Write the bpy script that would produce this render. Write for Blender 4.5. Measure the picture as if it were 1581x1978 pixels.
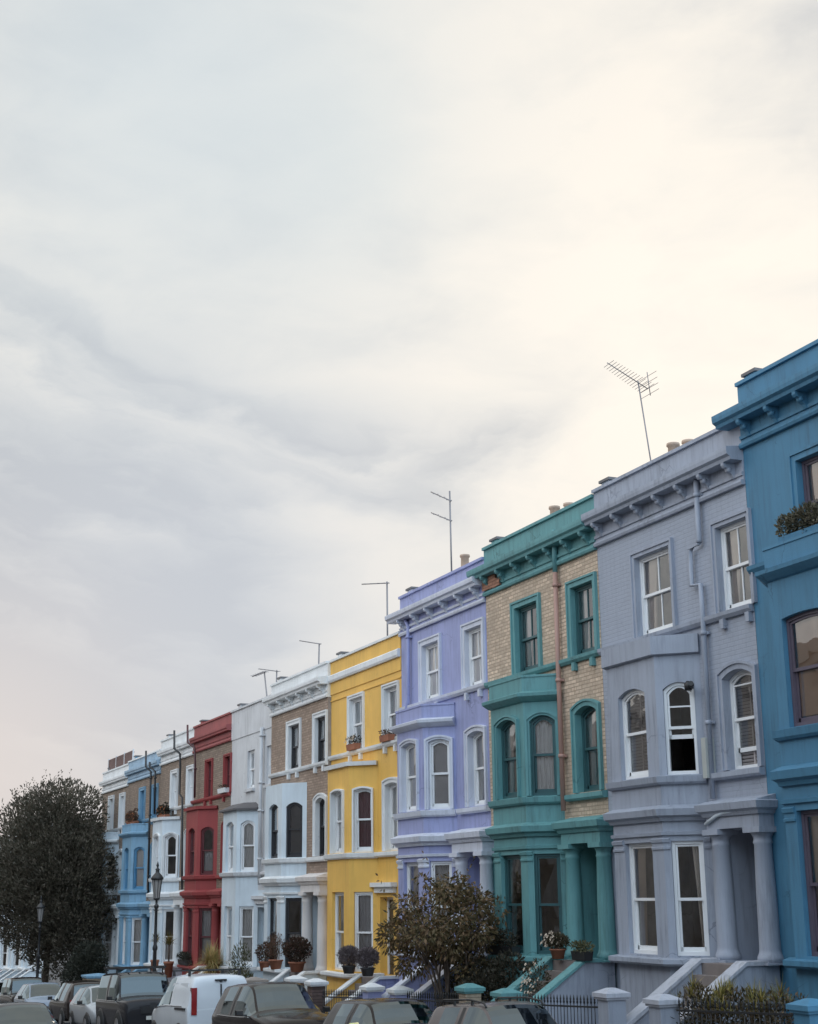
import bpy, math, random
from math import radians, sin, cos, pi, sqrt, hypot
from mathutils import Vector, Matrix, noise as mnoise

S = bpy.context.scene
for o in list(bpy.data.objects): bpy.data.objects.remove(o)
C = S.collection
R = random.Random(7)

# ------------------------------------------------------------------ camera, sky, sun, exposure
EYE = 2.25                       # eye height of the camera in world metres
YAW, PITCH, ROLL = radians(23.09), radians(14.7), radians(-.6)
fw = Vector((-cos(YAW)*cos(PITCH), sin(YAW)*cos(PITCH), sin(PITCH)))
rt = fw.cross(Vector((0, 0, 1))).normalized(); up = rt.cross(fw)
r_ = cos(ROLL)*rt + sin(ROLL)*up; u_ = -sin(ROLL)*rt + cos(ROLL)*up
cam = bpy.data.cameras.new('camera'); co = bpy.data.objects.new('camera', cam); C.objects.link(co)
m = Matrix((r_, u_, -fw)).transposed().to_4x4(); m.translation = (0, -16, EYE)
co.matrix_world = m
cam.sensor_width = 36; cam.sensor_fit = 'HORIZONTAL'; cam.lens = 36*2800/1581
cam.clip_end = 3000
S.camera = co
S.view_settings.view_transform = 'Standard'; S.view_settings.look = 'None'
S.view_settings.exposure = 0.0; S.view_settings.gamma = 1.0
S.render.resolution_x = 818; S.render.resolution_y = 1024

def pdir(x, y):                  # direction seen at a place in the picture, used for the sun and the cloud banks
    return (fw + r_*((x-790.5)/2800) - u_*((y-989)/2800)).normalized()
SUN = pdir(1300, 520)
SUN_EL = math.asin(SUN.z); SUN_AZ = math.atan2(SUN.x, SUN.y)

def build_world():
    w = bpy.data.worlds.new('World'); S.world = w; w.use_nodes = True
    nt = w.node_tree; N = nt.nodes; L = nt.links; N.clear()
    def nd(t, **k):
        n = N.new(t)
        for a, b in k.items(): setattr(n, a, b)
        return n
    def math_(op, a, b=None, c=None, clamp=False):
        n = nd('ShaderNodeMath', operation=op); n.use_clamp = clamp
        for i, v in enumerate((a, b, c)):
            if v is None: continue
            if isinstance(v, (int, float)): n.inputs[i].default_value = v
            else: L.new(v, n.inputs[i])
        return n.outputs[0]
    tc = nd('ShaderNodeTexCoord'); D = tc.outputs['Generated']
    sky = nd('ShaderNodeTexSky', sky_type='NISHITA', sun_disc=False)
    sky.sun_elevation = SUN_EL; sky.sun_rotation = SUN_AZ; sky.air_density = 1.2; sky.dust_density = 2.0
    def dot(v):
        n = nd('ShaderNodeVectorMath', operation='DOT_PRODUCT'); L.new(D, n.inputs[0]); n.inputs[1].default_value = v
        return n.outputs['Value']
    def blob(v, width, amp):     # soft patch round a direction
        d = dot(v)
        e = math_('MULTIPLY', math_('SUBTRACT', d, 1.0), 1.0/(width*width))
        return math_('MULTIPLY', math_('EXPONENT', e), amp)
    # clouds: stretched noise in direction space
    mp = nd('ShaderNodeMapping'); mp.inputs['Scale'].default_value = (1.0, 1.0, 2.3); mp.inputs['Rotation'].default_value = (0.35, 0.25, .3)
    L.new(D, mp.inputs['Vector'])
    def noi(scale, det, rough, dist, off):
        a = nd('ShaderNodeVectorMath', operation='ADD'); L.new(mp.outputs[0], a.inputs[0]); a.inputs[1].default_value = off
        n = nd('ShaderNodeTexNoise'); n.inputs['Scale'].default_value = scale; n.inputs['Detail'].default_value = det
        n.inputs['Roughness'].default_value = rough; n.inputs['Distortion'].default_value = dist
        L.new(a.outputs[0], n.inputs['Vector']); return n.outputs['Fac']
    n1 = noi(3.2, 7, .52, .7, (3.1, .7, 1.9)); n2 = noi(10, 6, .55, .4, (1.3, 4.2, .4))
    # brightness field: cream veil towards the sun; a grey bank with streaks sweeps down from the left and lifts again
    def lin(v, k, c_): return math_('MULTIPLY_ADD', dot(v), k, c_)
    A = lin(tuple(r_), 2800, 790); B = lin(tuple(u_), -2800, 989)
    def sm(x, lo, hi):
        n = nd('ShaderNodeMapRange', interpolation_type='SMOOTHSTEP'); n.inputs['From Min'].default_value = lo; n.inputs['From Max'].default_value = hi
        L.new(x, n.inputs['Value']); return n.outputs['Result']
    t = math_('MAXIMUM', math_('SUBTRACT', A, 450), 0)
    yc = math_('SUBTRACT', math_('MULTIPLY_ADD', A, .42, 520), math_('MULTIPLY', math_('MULTIPLY', t, t), .0007))
    s_ = math_('SUBTRACT', B, yc)
    s_ = math_('ADD', s_, math_('MULTIPLY', math_('SUBTRACT', n1, .5), 420)); s_ = math_('ADD', s_, math_('MULTIPLY', math_('SUBTRACT', n2, .5), 170))
    cb = nd('ShaderNodeCombineXYZ'); L.new(math_('MULTIPLY', A, .0016), cb.inputs[0]); L.new(math_('MULTIPLY', s_, .0075), cb.inputs[1])
    st = nd('ShaderNodeTexNoise'); st.inputs['Scale'].default_value = 1.0; st.inputs['Detail'].default_value = 6; st.inputs['Roughness'].default_value = .5; L.new(cb.outputs[0], st.inputs['Vector'])
    edge = sm(s_, -50, 70)
    left = sm(A, 760, 350)
    tail = math_('MULTIPLY', sm(s_, 330, 90), sm(A, 1180, 960))
    cover = math_('MULTIPLY', edge, math_('MAXIMUM', left, tail))
    cover = math_('MULTIPLY', cover, sm(dot(tuple(fw)), .3, .8))
    streak = math_('MULTIPLY_ADD', math_('SUBTRACT', st.outputs['Fac'], .5), -2.1, .42)
    f = math_('ADD', blob(SUN, .24, .22), blob(pdir(900, 450), .16, .10))
    f = math_('SUBTRACT', f, blob(pdir(330, 100), .09, .22))
    f = math_('SUBTRACT', f, blob(pdir(620, 320), .045, .22))
    f = math_('SUBTRACT', f, blob(pdir(760, 490), .02, .20))
    f = math_('SUBTRACT', f, blob(pdir(1450, 120), .08, .22))
    f = math_('SUBTRACT', f, blob(pdir(-20, 150), .08, .12))
    f = math_('ADD', f, math_('MULTIPLY', math_('SUBTRACT', n1, .5), 1.15))
    f = math_('ADD', f, math_('MULTIPLY', math_('SUBTRACT', n2, .5), 1.15))
    f = math_('ADD', f, .66)
    f = math_('SUBTRACT', f, math_('MULTIPLY', cover, streak))
    f = math_('SUBTRACT', f, math_('MULTIPLY', sm(B, 900, 1350), .16))
    cr = nd('ShaderNodeValToRGB'); L.new(f, cr.inputs[0]); E = cr.color_ramp
    E.elements[0].position = 0.0; E.elements[0].color = (.50, .515, .54, 1)
    E.elements[1].position = 1.0; E.elements[1].color = (.90, .85, .775, 1)
    for p, c in ((.25, (.60, .61, .615, 1)), (.5, (.73, .72, .695, 1)), (.75, (.83, .80, .745, 1))):
        e = E.elements.new(p); e.color = c
    # bluish thin patch low on the left, pink near the horizon
    def mixc(fac, a, b):
        n = nd('ShaderNodeMix', data_type='RGBA'); n.clamp_factor = True
        if isinstance(fac, (int, float)): n.inputs[0].default_value = fac
        else: L.new(fac, n.inputs[0])
        for i, v in ((6, a), (7, b)):
            if isinstance(v, tuple): n.inputs[i].default_value = v
            else: L.new(v, n.inputs[i])
        return n.outputs[2]
    col = mixc(blob(pdir(380, 1250), .14, .6), cr.outputs[0], (.53, .58, .66, 1))
    col = mixc(blob(pdir(-80, 1500), .085, .85), col, (.73, .665, .64, 1))
    col = mixc(blob(pdir(640, 310), .05, .5), col, (.68, .73, .73, 1))
    col = mixc(blob(pdir(330, 150), .13, .75), col, (.64, .71, .745, 1))
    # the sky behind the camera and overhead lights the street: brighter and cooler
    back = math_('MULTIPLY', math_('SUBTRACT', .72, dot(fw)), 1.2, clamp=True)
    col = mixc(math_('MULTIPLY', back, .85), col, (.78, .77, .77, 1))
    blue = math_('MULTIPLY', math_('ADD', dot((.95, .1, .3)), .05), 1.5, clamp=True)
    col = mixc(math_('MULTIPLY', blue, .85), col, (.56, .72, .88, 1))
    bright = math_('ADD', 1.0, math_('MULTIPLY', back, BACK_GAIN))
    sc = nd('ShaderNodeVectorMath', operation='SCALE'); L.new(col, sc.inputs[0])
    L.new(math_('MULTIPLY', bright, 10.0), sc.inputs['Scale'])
    out = nd('ShaderNodeMix', data_type='RGBA'); out.inputs[0].default_value = .03
    L.new(sc.outputs[0], out.inputs[6]); L.new(sky.outputs[0], out.inputs[7])
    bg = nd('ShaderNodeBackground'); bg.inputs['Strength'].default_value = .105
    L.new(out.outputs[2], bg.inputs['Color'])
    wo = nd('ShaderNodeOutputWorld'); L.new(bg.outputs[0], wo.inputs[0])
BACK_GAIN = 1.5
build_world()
sl = bpy.data.lights.new('sun', 'SUN'); sl.energy = .8; sl.angle = radians(14); sl.color = (1, .9, .76)
so = bpy.data.objects.new('sun', sl); C.objects.link(so)
so.rotation_euler = (-SUN).to_track_quat('-Z', 'Y').to_euler(); so.location = (0, 0, 60)

# ------------------------------------------------------------------ helpers
class MB:
    def __init__(s): s.v = []; s.f = []; s.sm = []
    def face(s, pts, smooth=False):
        n = len(s.v); s.v += [tuple(p) for p in pts]; s.f.append(tuple(range(n, n+len(pts)))); s.sm.append(smooth)
    def box(s, x0, x1, y0, y1, z0, z1):
        p = [(x, y, z) for z in (z0, z1) for y in (y0, y1) for x in (x0, x1)]
        n = len(s.v); s.v += p
        for f in ((0, 2, 3, 1), (4, 5, 7, 6), (0, 1, 5, 4), (2, 6, 7, 3), (0, 4, 6, 2), (1, 3, 7, 5)):
            s.f.append(tuple(n+i for i in f)); s.sm.append(False)
    def hexa(s, a, b):           # two quads a, b joined (a solid with eight corners)
        n = len(s.v); s.v += [tuple(p) for p in a]+[tuple(p) for p in b]
        for f in ((3, 2, 1, 0), (4, 5, 6, 7), (0, 1, 5, 4), (1, 2, 6, 5), (2, 3, 7, 6), (3, 0, 4, 7)):
            s.f.append(tuple(n+i for i in f)); s.sm.append(False)
    def lathe(s, cx, cy, prof, seg=20, cap=True, ax=2):
        n = len(s.v)
        for r, z in prof:
            for i in range(seg):
                a = 2*pi*i/seg; p = [cx+r*cos(a), cy+r*sin(a), z]
                if ax == 1: p = [cx+r*cos(a), z, cy+r*sin(a)]
                if ax == 0: p = [z, cx+r*cos(a), cy+r*sin(a)]
                s.v.append(tuple(p))
        for k in range(len(prof)-1):
            for i in range(seg):
                j = (i+1) % seg
                s.f.append((n+k*seg+i, n+k*seg+j, n+(k+1)*seg+j, n+(k+1)*seg+i)); s.sm.append(True)
        if cap:
            s.f.append(tuple(n+i for i in range(seg))[::-1]); s.sm.append(False)
            s.f.append(tuple(n+(len(prof)-1)*seg+i for i in range(seg))); s.sm.append(False)
    def tube(s, pts, r, seg=8, r1=None):
        pts = [Vector(p) for p in pts]; n = len(s.v); K = len(pts)
        for k, p in enumerate(pts):
            d = (pts[min(k+1, K-1)]-pts[max(k-1, 0)]).normalized()
            a = d.cross(Vector((0, 0, 1)) if abs(d.z) < .9 else Vector((1, 0, 0))).normalized(); b = d.cross(a)
            rr = r if r1 is None else r+(r1-r)*k/(K-1)
            for i in range(seg):
                t = 2*pi*i/seg; s.v.append(tuple(p+a*rr*cos(t)+b*rr*sin(t)))
        for k in range(K-1):
            for i in range(seg):
                j = (i+1) % seg
                s.f.append((n+k*seg+i, n+k*seg+j, n+(k+1)*seg+j, n+(k+1)*seg+i)); s.sm.append(seg > 5)
        s.f.append(tuple(n+i for i in range(seg))[::-1]); s.sm.append(False)
        s.f.append(tuple(n+(K-1)*seg+i for i in range(seg))); s.sm.append(False)
    def sweep(s, path, prof):    # path in plan, outward side = street side; prof = closed loop of (out, z)
        P = [Vector((p[0], p[1], 0)) for p in path]; K = len(P); off = []
        for k in range(K):
            ds = []
            if k: ds.append((P[k]-P[k-1]).normalized())
            if k < K-1: ds.append((P[k+1]-P[k]).normalized())
            ns = [Vector((d.y, -d.x, 0)) for d in ds]
            m = ns[0] if len(ns) == 1 else (ns[0]+ns[1])/max(.3, (1+ns[0].dot(ns[1])))
            off.append(m)
        n = len(s.v); M = len(prof)
        for k in range(K):
            for o, z in prof: q = P[k]+off[k]*o; s.v.append((q.x, q.y, z))
        for k in range(K-1):
            for i in range(M):
                j = (i+1) % M
                s.f.append((n+k*M+i, n+k*M+j, n+(k+1)*M+j, n+(k+1)*M+i)); s.sm.append(False)
        s.f.append(tuple(n+i for i in range(M))[::-1]); s.sm.append(False)
        s.f.append(tuple(n+(K-1)*M+i for i in range(M))); s.sm.append(False)
    def build(s, name, mat, parent=None, loc=None, rot=None):
        me = bpy.data.meshes.new(name); me.from_pydata(s.v, [], s.f); me.materials.append(mat)
        me.polygons.foreach_set('use_smooth', s.sm); me.update()
        o = bpy.data.objects.new(name, me); C.objects.link(o)
        if parent is not None: o.parent = parent
        if loc: o.location = loc
        if rot: o.rotation_euler = rot
        return o

def tag(o, label=None, cat=None, group=None, kind=None):
    for k, v in (('label', label), ('category', cat), ('group', group), ('kind', kind)):
        if v: o[k] = v
    return o
def thing(name, label, cat, loc=(0, 0, 0), rz=0, group=None):
    o = bpy.data.objects.new(name, None); C.objects.link(o); o.location = loc; o.rotation_euler = (0, 0, rz)
    return tag(o, label, cat, group)
def copy_tree(o, parent=None):
    c = o.copy(); C.objects.link(c)
    if parent is not None: c.parent = parent
    for ch in list(o.children): copy_tree(ch, c)
    return c

# ------------------------------------------------------------------ materials
MC = {}
def mat(name, col, rough=.6, metal=0, var=.12, vs=1.2, bump=.15, bs=40, grime=0, coat=0, spec=.5, kind=None, island=0, trans=0):
    if name in MC: return MC[name]
    M = bpy.data.materials.new(name); M.use_nodes = True; MC[name] = M
    nt = M.node_tree; N = nt.nodes; L = nt.links; b = N['Principled BSDF']
    b.inputs['Roughness'].default_value = rough; b.inputs['Metallic'].default_value = metal
    b.inputs['Specular IOR Level'].default_value = spec
    if coat: b.inputs['Coat Weight'].default_value = coat; b.inputs['Coat Roughness'].default_value = .04
    tc = N.new('ShaderNodeTexCoord'); V = tc.outputs['Object']
    def noise(scale, detail=4, vec=None, rough_=.55):
        n = N.new('ShaderNodeTexNoise'); n.inputs['Scale'].default_value = scale; n.inputs['Detail'].default_value = detail
        n.inputs['Roughness'].default_value = rough_; L.new(vec or V, n.inputs['Vector']); return n.outputs['Fac']
    def ramp(fac, a, b_, ca=(0, 0, 0, 1), cb=(1, 1, 1, 1)):
        r = N.new('ShaderNodeMapRange'); r.inputs['From Min'].default_value = a; r.inputs['From Max'].default_value = b_
        L.new(fac, r.inputs['Value']); return r.outputs['Result']
    def mix(fac, a, b_, bt='MIX'):
        n = N.new('ShaderNodeMix'); n.data_type = 'RGBA'; n.blend_type = bt
        if isinstance(fac, (int, float)): n.inputs[0].default_value = fac
        else: L.new(fac, n.inputs[0])
        for i, v in ((6, a), (7, b_)):
            if isinstance(v, tuple): n.inputs[i].default_value = v if len(v) == 4 else v+(1,)
            else: L.new(v, n.inputs[i])
        return n.outputs[2]
    height = None
    dark = tuple(c*(1-var) for c in col); lite = tuple(min(1, c*(1+var*.8)) for c in col)
    if kind == 'brick':
        sx = N.new('ShaderNodeSeparateXYZ'); L.new(V, sx.inputs[0])
        cb = N.new('ShaderNodeCombineXYZ'); L.new(sx.outputs['X'], cb.inputs['X']); L.new(sx.outputs['Z'], cb.inputs['Y'])
        br = N.new('ShaderNodeTexBrick'); L.new(cb.outputs[0], br.inputs['Vector'])
        br.inputs['Scale'].default_value = 1.0; br.inputs['Brick Width'].default_value = .235; br.inputs['Row Height'].default_value = .085
        br.inputs['Mortar Size'].default_value = .013; br.inputs['Mortar Smooth'].default_value = .3; br.inputs['Bias'].default_value = -.2
        br.inputs['Color1'].default_value = tuple(c*.78 for c in col)+(1,); br.inputs['Color2'].default_value = tuple(min(1, c*1.25) for c in col)+(1,)
        br.inputs['Mortar'].default_value = tuple(c*.62 for c in col)+(1,)
        c1 = mix(ramp(noise(9, 3), .35, .75), br.outputs['Color'], tuple(c*.5 for c in (col[0], col[1]*.85, col[2]*.75)))
        n_ = N.new('ShaderNodeMath'); n_.operation = 'MULTIPLY'; n_.inputs[1].default_value = .55; L.new(ramp(noise(9, 3), .4, .75), n_.inputs[0])
        c1 = mix(n_.outputs[0], br.outputs['Color'], tuple(c*.45 for c in (col[0], col[1]*.85, col[2]*.75)))
        colr = mix(ramp(noise(.9, 4), .3, .7), c1, tuple(c*.8 for c in col), 'MULTIPLY') if False else mix(ramp(noise(1.1, 4), .35, .95), c1, tuple(c*.55 for c in col))
        inv = N.new('ShaderNodeMath'); inv.operation = 'SUBTRACT'; inv.inputs[0].default_value = 1; L.new(br.outputs['Fac'], inv.inputs[1]); height = inv.outputs[0]
    elif kind == 'paintedbrick':
        sx = N.new('ShaderNodeSeparateXYZ'); L.new(V, sx.inputs[0])
        cb = N.new('ShaderNodeCombineXYZ'); L.new(sx.outputs['X'], cb.inputs['X']); L.new(sx.outputs['Z'], cb.inputs['Y'])
        br = N.new('ShaderNodeTexBrick'); L.new(cb.outputs[0], br.inputs['Vector'])
        br.inputs['Scale'].default_value = 1.0; br.inputs['Brick Width'].default_value = .235; br.inputs['Row Height'].default_value = .085
        br.inputs['Mortar Size'].default_value = .012; br.inputs['Mortar Smooth'].default_value = .8
        br.inputs['Color1'].default_value = dark+(1,); br.inputs['Color2'].default_value = lite+(1,); br.inputs['Mortar'].default_value = tuple(c*.8 for c in col)+(1,)
        colr = mix(ramp(noise(vs, 4), .3, .7), br.outputs['Color'], col, 'MIX')
        inv = N.new('ShaderNodeMath'); inv.operation = 'SUBTRACT'; inv.inputs[0].default_value = 1; L.new(br.outputs['Fac'], inv.inputs[1]); height = inv.outputs[0]
    else:
        colr = mix(ramp(noise(vs, 5), .3, .7), dark, lite)
        height = noise(bs, 4)
    if island:
        g = N.new('ShaderNodeNewGeometry')
        hs = N.new('ShaderNodeHueSaturation'); L.new(colr, hs.inputs['Color'])
        a = N.new('ShaderNodeMapRange'); a.inputs['To Min'].default_value = 1-island; a.inputs['To Max'].default_value = 1+island*1.4; L.new(g.outputs['Random Per Island'], a.inputs['Value'])
        L.new(a.outputs['Result'], hs.inputs['Value'])
        mh = N.new('ShaderNodeMath'); mh.operation = 'MULTIPLY_ADD'; L.new(g.outputs['Random Per Island'], mh.inputs[0]); mh.inputs[1].default_value = -.06; mh.inputs[2].default_value = .53
        L.new(mh.outputs[0], hs.inputs['Hue']); colr = hs.outputs[0]
    if grime:                    # rain streaks and dirt worn into the paint
        mp = N.new('ShaderNodeMapping'); L.new(V, mp.inputs[0]); mp.inputs['Scale'].default_value = (5, 5, .45)
        s1 = ramp(noise(1.6, 6, mp.outputs[0], .7), .46, .72); s2 = ramp(noise(.6, 3), .3, .62)
        mm = N.new('ShaderNodeMath'); mm.operation = 'MULTIPLY'; L.new(s1, mm.inputs[0]); L.new(s2, mm.inputs[1])
        m2 = N.new('ShaderNodeMath'); m2.operation = 'MULTIPLY'; L.new(mm.outputs[0], m2.inputs[0]); m2.inputs[1].default_value = grime; m2.use_clamp = True
        colr = mix(m2.outputs[0], colr, tuple(c*.42+.012 for c in col))
        sp = ramp(noise(7, 6, None, .75), .68, .74)
        m3 = N.new('ShaderNodeMath'); m3.operation = 'MULTIPLY'; L.new(sp, m3.inputs[0]); m3.inputs[1].default_value = grime*.45
        colr = mix(m3.outputs[0], colr, tuple(c*.35+.01 for c in col))
        # hairline cracks in the render coat
        dv = N.new('ShaderNodeTexNoise'); dv.inputs['Scale'].default_value = 3; dv.inputs['Detail'].default_value = 5; L.new(V, dv.inputs['Vector'])
        av = N.new('ShaderNodeVectorMath'); av.operation = 'MULTIPLY_ADD'; L.new(dv.outputs['Color'], av.inputs[0]); av.inputs[1].default_value = (.5, .5, .5); L.new(V, av.inputs[2])
        vo = N.new('ShaderNodeTexVoronoi'); vo.feature = 'DISTANCE_TO_EDGE'; vo.inputs['Scale'].default_value = .8; L.new(av.outputs[0], vo.inputs['Vector'])
        m4 = N.new('ShaderNodeMath'); m4.operation = 'MULTIPLY'; m4.use_clamp = True; L.new(ramp(vo.outputs['Distance'], .012, .003), m4.inputs[0]); L.new(ramp(noise(.9, 2), .5, .62), m4.inputs[1])
        m5 = N.new('ShaderNodeMath'); m5.operation = 'MULTIPLY'; L.new(m4.outputs[0], m5.inputs[0]); m5.inputs[1].default_value = min(.8, grime*.8)
        colr = mix(m5.outputs[0], colr, tuple(c*.4 for c in col))
    L.new(colr, b.inputs['Base Color'])
    if bump:
        bn = N.new('ShaderNodeBump'); bn.inputs['Strength'].default_value = bump; bn.inputs['Distance'].default_value = .012
        L.new(height, bn.inputs['Height']); L.new(bn.outputs[0], b.inputs['Normal'])
    if trans:
        tr = N.new('ShaderNodeBsdfTranslucent'); L.new(colr, tr.inputs[0]); ms = N.new('ShaderNodeMixShader'); ms.inputs[0].default_value = trans
        L.new(b.outputs[0], ms.inputs[1]); L.new(tr.outputs[0], ms.inputs[2]); L.new(ms.outputs[0], N['Material Output'].inputs[0])
    return M
def glass(name, tint=(.8, .85, .85), gloss=.05, bump=.25, gc=(1, 1, 1)):
    if name in MC: return MC[name]
    M = bpy.data.materials.new(name); M.use_nodes = True; MC[name] = M
    N = M.node_tree.nodes; L = M.node_tree.links; N.clear()
    o = N.new('ShaderNodeOutputMaterial'); t = N.new('ShaderNodeBsdfTransparent'); t.inputs[0].default_value = tint+(1,)
    g = N.new('ShaderNodeBsdfGlossy'); g.inputs['Roughness'].default_value = .02; g.inputs['Color'].default_value = gc+(1,)
    tc = N.new('ShaderNodeTexCoord'); n = N.new('ShaderNodeTexNoise'); n.inputs['Scale'].default_value = 2.2; n.inputs['Detail'].default_value = 1
    L.new(tc.outputs['Object'], n.inputs['Vector'])
    bn = N.new('ShaderNodeBump'); bn.inputs['Strength'].default_value = bump; bn.inputs['Distance'].default_value = .02; L.new(n.outputs[0], bn.inputs['Height']); L.new(bn.outputs[0], g.inputs['Normal'])
    f = N.new('ShaderNodeFresnel'); f.inputs[0].default_value = 1.5
    a = N.new('ShaderNodeMath'); a.operation = 'MULTIPLY_ADD'; a.use_clamp = True; L.new(f.outputs[0], a.inputs[0]); a.inputs[1].default_value = 2.1 if name == 'window_glass' else 1.5; a.inputs[2].default_value = gloss
    mx = N.new('ShaderNodeMixShader'); L.new(a.outputs[0], mx.inputs[0]); L.new(t.outputs[0], mx.inputs[1]); L.new(g.outputs[0], mx.inputs[2]); L.new(mx.outputs[0], o.inputs[0])
    return M
def paint(name, col, grime=.75, rough=.62, **k): return mat('paint_'+name, col, rough, var=.11, vs=.8, bump=.25, bs=55, grime=grime, **k)
WHITE = (.74, .76, .77)
GL = glass('window_glass', (.96, .97, .97)); GLC = glass('car_glass', (.05, .065, .075), .06, bump=0, gc=(.78, .93, 1))
NET = mat('net_curtain', (.80, .76, .74), .9, var=.06, trans=.2, bump=0); CUR = {'cream': mat('cream_curtain', (.74, .64, .56), .9, trans=.15, bump=0), 'grey': mat('grey_curtain', (.50, .46, .46), .9, trans=.15, bump=0), 'white': NET, 'wine': mat('wine_curtain', (.16, .05, .07), .9), 'dark': mat('dark_blind', (.07, .065, .07), .8), 'tan': mat('tan_blind', (.40, .27, .19), .8), 'brown': mat('brown_blind', (.22, .12, .07), .8)}
FR = {'white': mat('white_sash', (.78, .79, .80), .4, var=.05, bump=.05), 'dark': mat('dark_sash', (.035, .035, .04), .4, bump=.05), 'teal': mat('dark_teal_sash', (.035, .10, .11), .4, bump=.05), 'red': mat('dark_red_sash', (.12, .035, .04), .4, bump=.05), 'plum': mat('plum_sash', (.11, .09, .12), .4, bump=.05), 'blue': mat('blue_sash', (.10, .26, .42), .4, bump=.05)}
STONE = mat('weathered_coping', (.30, .27, .25), .8, var=.25, vs=3, grime=.6); LEAD = mat('roof_lead', (.13, .125, .13), .6, var=.25, vs=2)
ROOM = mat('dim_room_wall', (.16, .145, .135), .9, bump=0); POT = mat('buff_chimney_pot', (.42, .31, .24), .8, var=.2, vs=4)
TERRA = mat('terracotta', (.30, .12, .07), .8, var=.2, vs=5); SOIL = mat('soil', (.035, .025, .018), .95)
IRON = mat('black_iron', (.02, .02, .022), .45, bump=.1); STEP = mat('stone_steps', (.22, .19, .18), .8, var=.2, vs=3)
METAL = mat('aerial_metal', (.22, .21, .22), .5, metal=.3, bump=0)

# ------------------------------------------------------------------ ground
def road_z(X): return EYE - 3.07 - .045*(-X-21.5)
def pave_z(X): return road_z(X)+.13
def sheet(name, y0, y1, dz, m, xs=(160, 40, 0, -30, -60, -90, -140, -200, -900), side=None):
    b = MB()
    for a, c in zip(xs, xs[1:]):
        za, zc = road_z(max(a, -140))+dz, road_z(max(c, -140))+dz
        b.face([(a, y0, za), (c, y0, zc), (c, y1, zc), (a, y1, za)])
        if side is not None: b.face([(a, side, za), (c, side, zc), (c, side, zc-.13), (a, side, za-.13)])
    return tag(b.build(name, m), kind='structure')
sheet('ground', -500, 500, -.25, mat('earth', (.07, .06, .045), .95, vs=.3))
sheet('road', -12.2, -4.6, 0, mat('asphalt', (.055, .052, .055), .85, var=.25, vs=.5, bump=.5, bs=120))
sheet('pavement', -4.6, 0.02, .13, mat('paving', (.17, .155, .145), .85, var=.2, vs=1.5), side=-4.6)
sheet('opposite_pavement', -19, -12.2, .13, MC['paving'], side=-12.2)
b = MB()                         # terrace behind the camera's side of the street: shades and is mirrored in panes
for i in range(22):
    x1 = 14-i*5.8; x0 = x1-5.75; zb = road_z(x0)-.2; zt = zb+14.5
    b.box(x0, x1, -36, -23.2, zb, zt); b.box(x0, x1, -23.3, -22.9, zt-.9, zt-.6)
    b.box(x0+.4, x0+3, -23.2, -22.5, zb, zb+8.6)
tag(b.build('opposite_terrace', paint('far_side', (.24, .22, .21))), kind='structure')

# ------------------------------------------------------------------ houses
RL = (0, 3.32, 6.29, 9.85)
class Wall:                      # a vertical plane: start point o, direction u, inward normal n
    def __init__(s, o, u):
        s.o = Vector((o[0], o[1], 0)); s.u = Vector((u[0], u[1], 0)).normalized(); s.n = Vector((-s.u.y, s.u.x, 0))
    def p(s, a, z, d=0): q = s.o+s.u*a+s.n*d; return (q.x, q.y, z)
    def bar(s, mb, a0, a1, z0, z1, d0, d1):
        mb.hexa([s.p(a0, z0, d0), s.p(a1, z0, d0), s.p(a1, z1, d0), s.p(a0, z1, d0)], [s.p(a0, z0, d1), s.p(a1, z0, d1), s.p(a1, z1, d1), s.p(a0, z1, d1)])
    def panel(s, mb, w, z0, z1, ops, depth=.16, a0=0):
        A = sorted({a0, w}|{v for o in ops for v in o[:2]}); Z = sorted({z0, z1}|{v for o in ops for v in o[2:4]})
        for a, b_ in zip(A, A[1:]):
            for c, d in zip(Z, Z[1:]):
                m1, m2 = (a+b_)/2, (c+d)/2
                if any(o[0] < m1 < o[1] and o[2] < m2 < o[3] for o in ops): continue
                mb.face([s.p(a, c), s.p(b_, c), s.p(b_, d), s.p(a, d)])
        for o in ops:
            l, r, lo, hi, rise = o[:5]; dp = o[5] if len(o) > 5 else depth
            if dp <= 0: continue
            arc = arc_pts(l, r, hi, rise)
            mb.face([s.p(l, lo), s.p(l, arc[0][1]), s.p(l, arc[0][1], dp), s.p(l, lo, dp)])
            mb.face([s.p(r, lo), s.p(r, lo, dp), s.p(r, arc[-1][1], dp), s.p(r, arc[-1][1])])
            mb.face([s.p(l, lo), s.p(l, lo, dp), s.p(r, lo, dp), s.p(r, lo)])
            for (a, za), (b_, zb) in zip(arc, arc[1:]):
                mb.face([s.p(a, za), s.p(b_, zb), s.p(b_, zb, dp), s.p(a, za, dp)])
                if rise: mb.face([s.p(a, za), s.p(b_, zb), s.p(b_, hi), s.p(a, hi)])
def arc_pts(l, r, hi, rise, n=10):
    if not rise: return [(l, hi), (r, hi)]
    return [(l+(r-l)*i/n, hi-rise*(2*i/n-1)**2) for i in range(n+1)]
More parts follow.
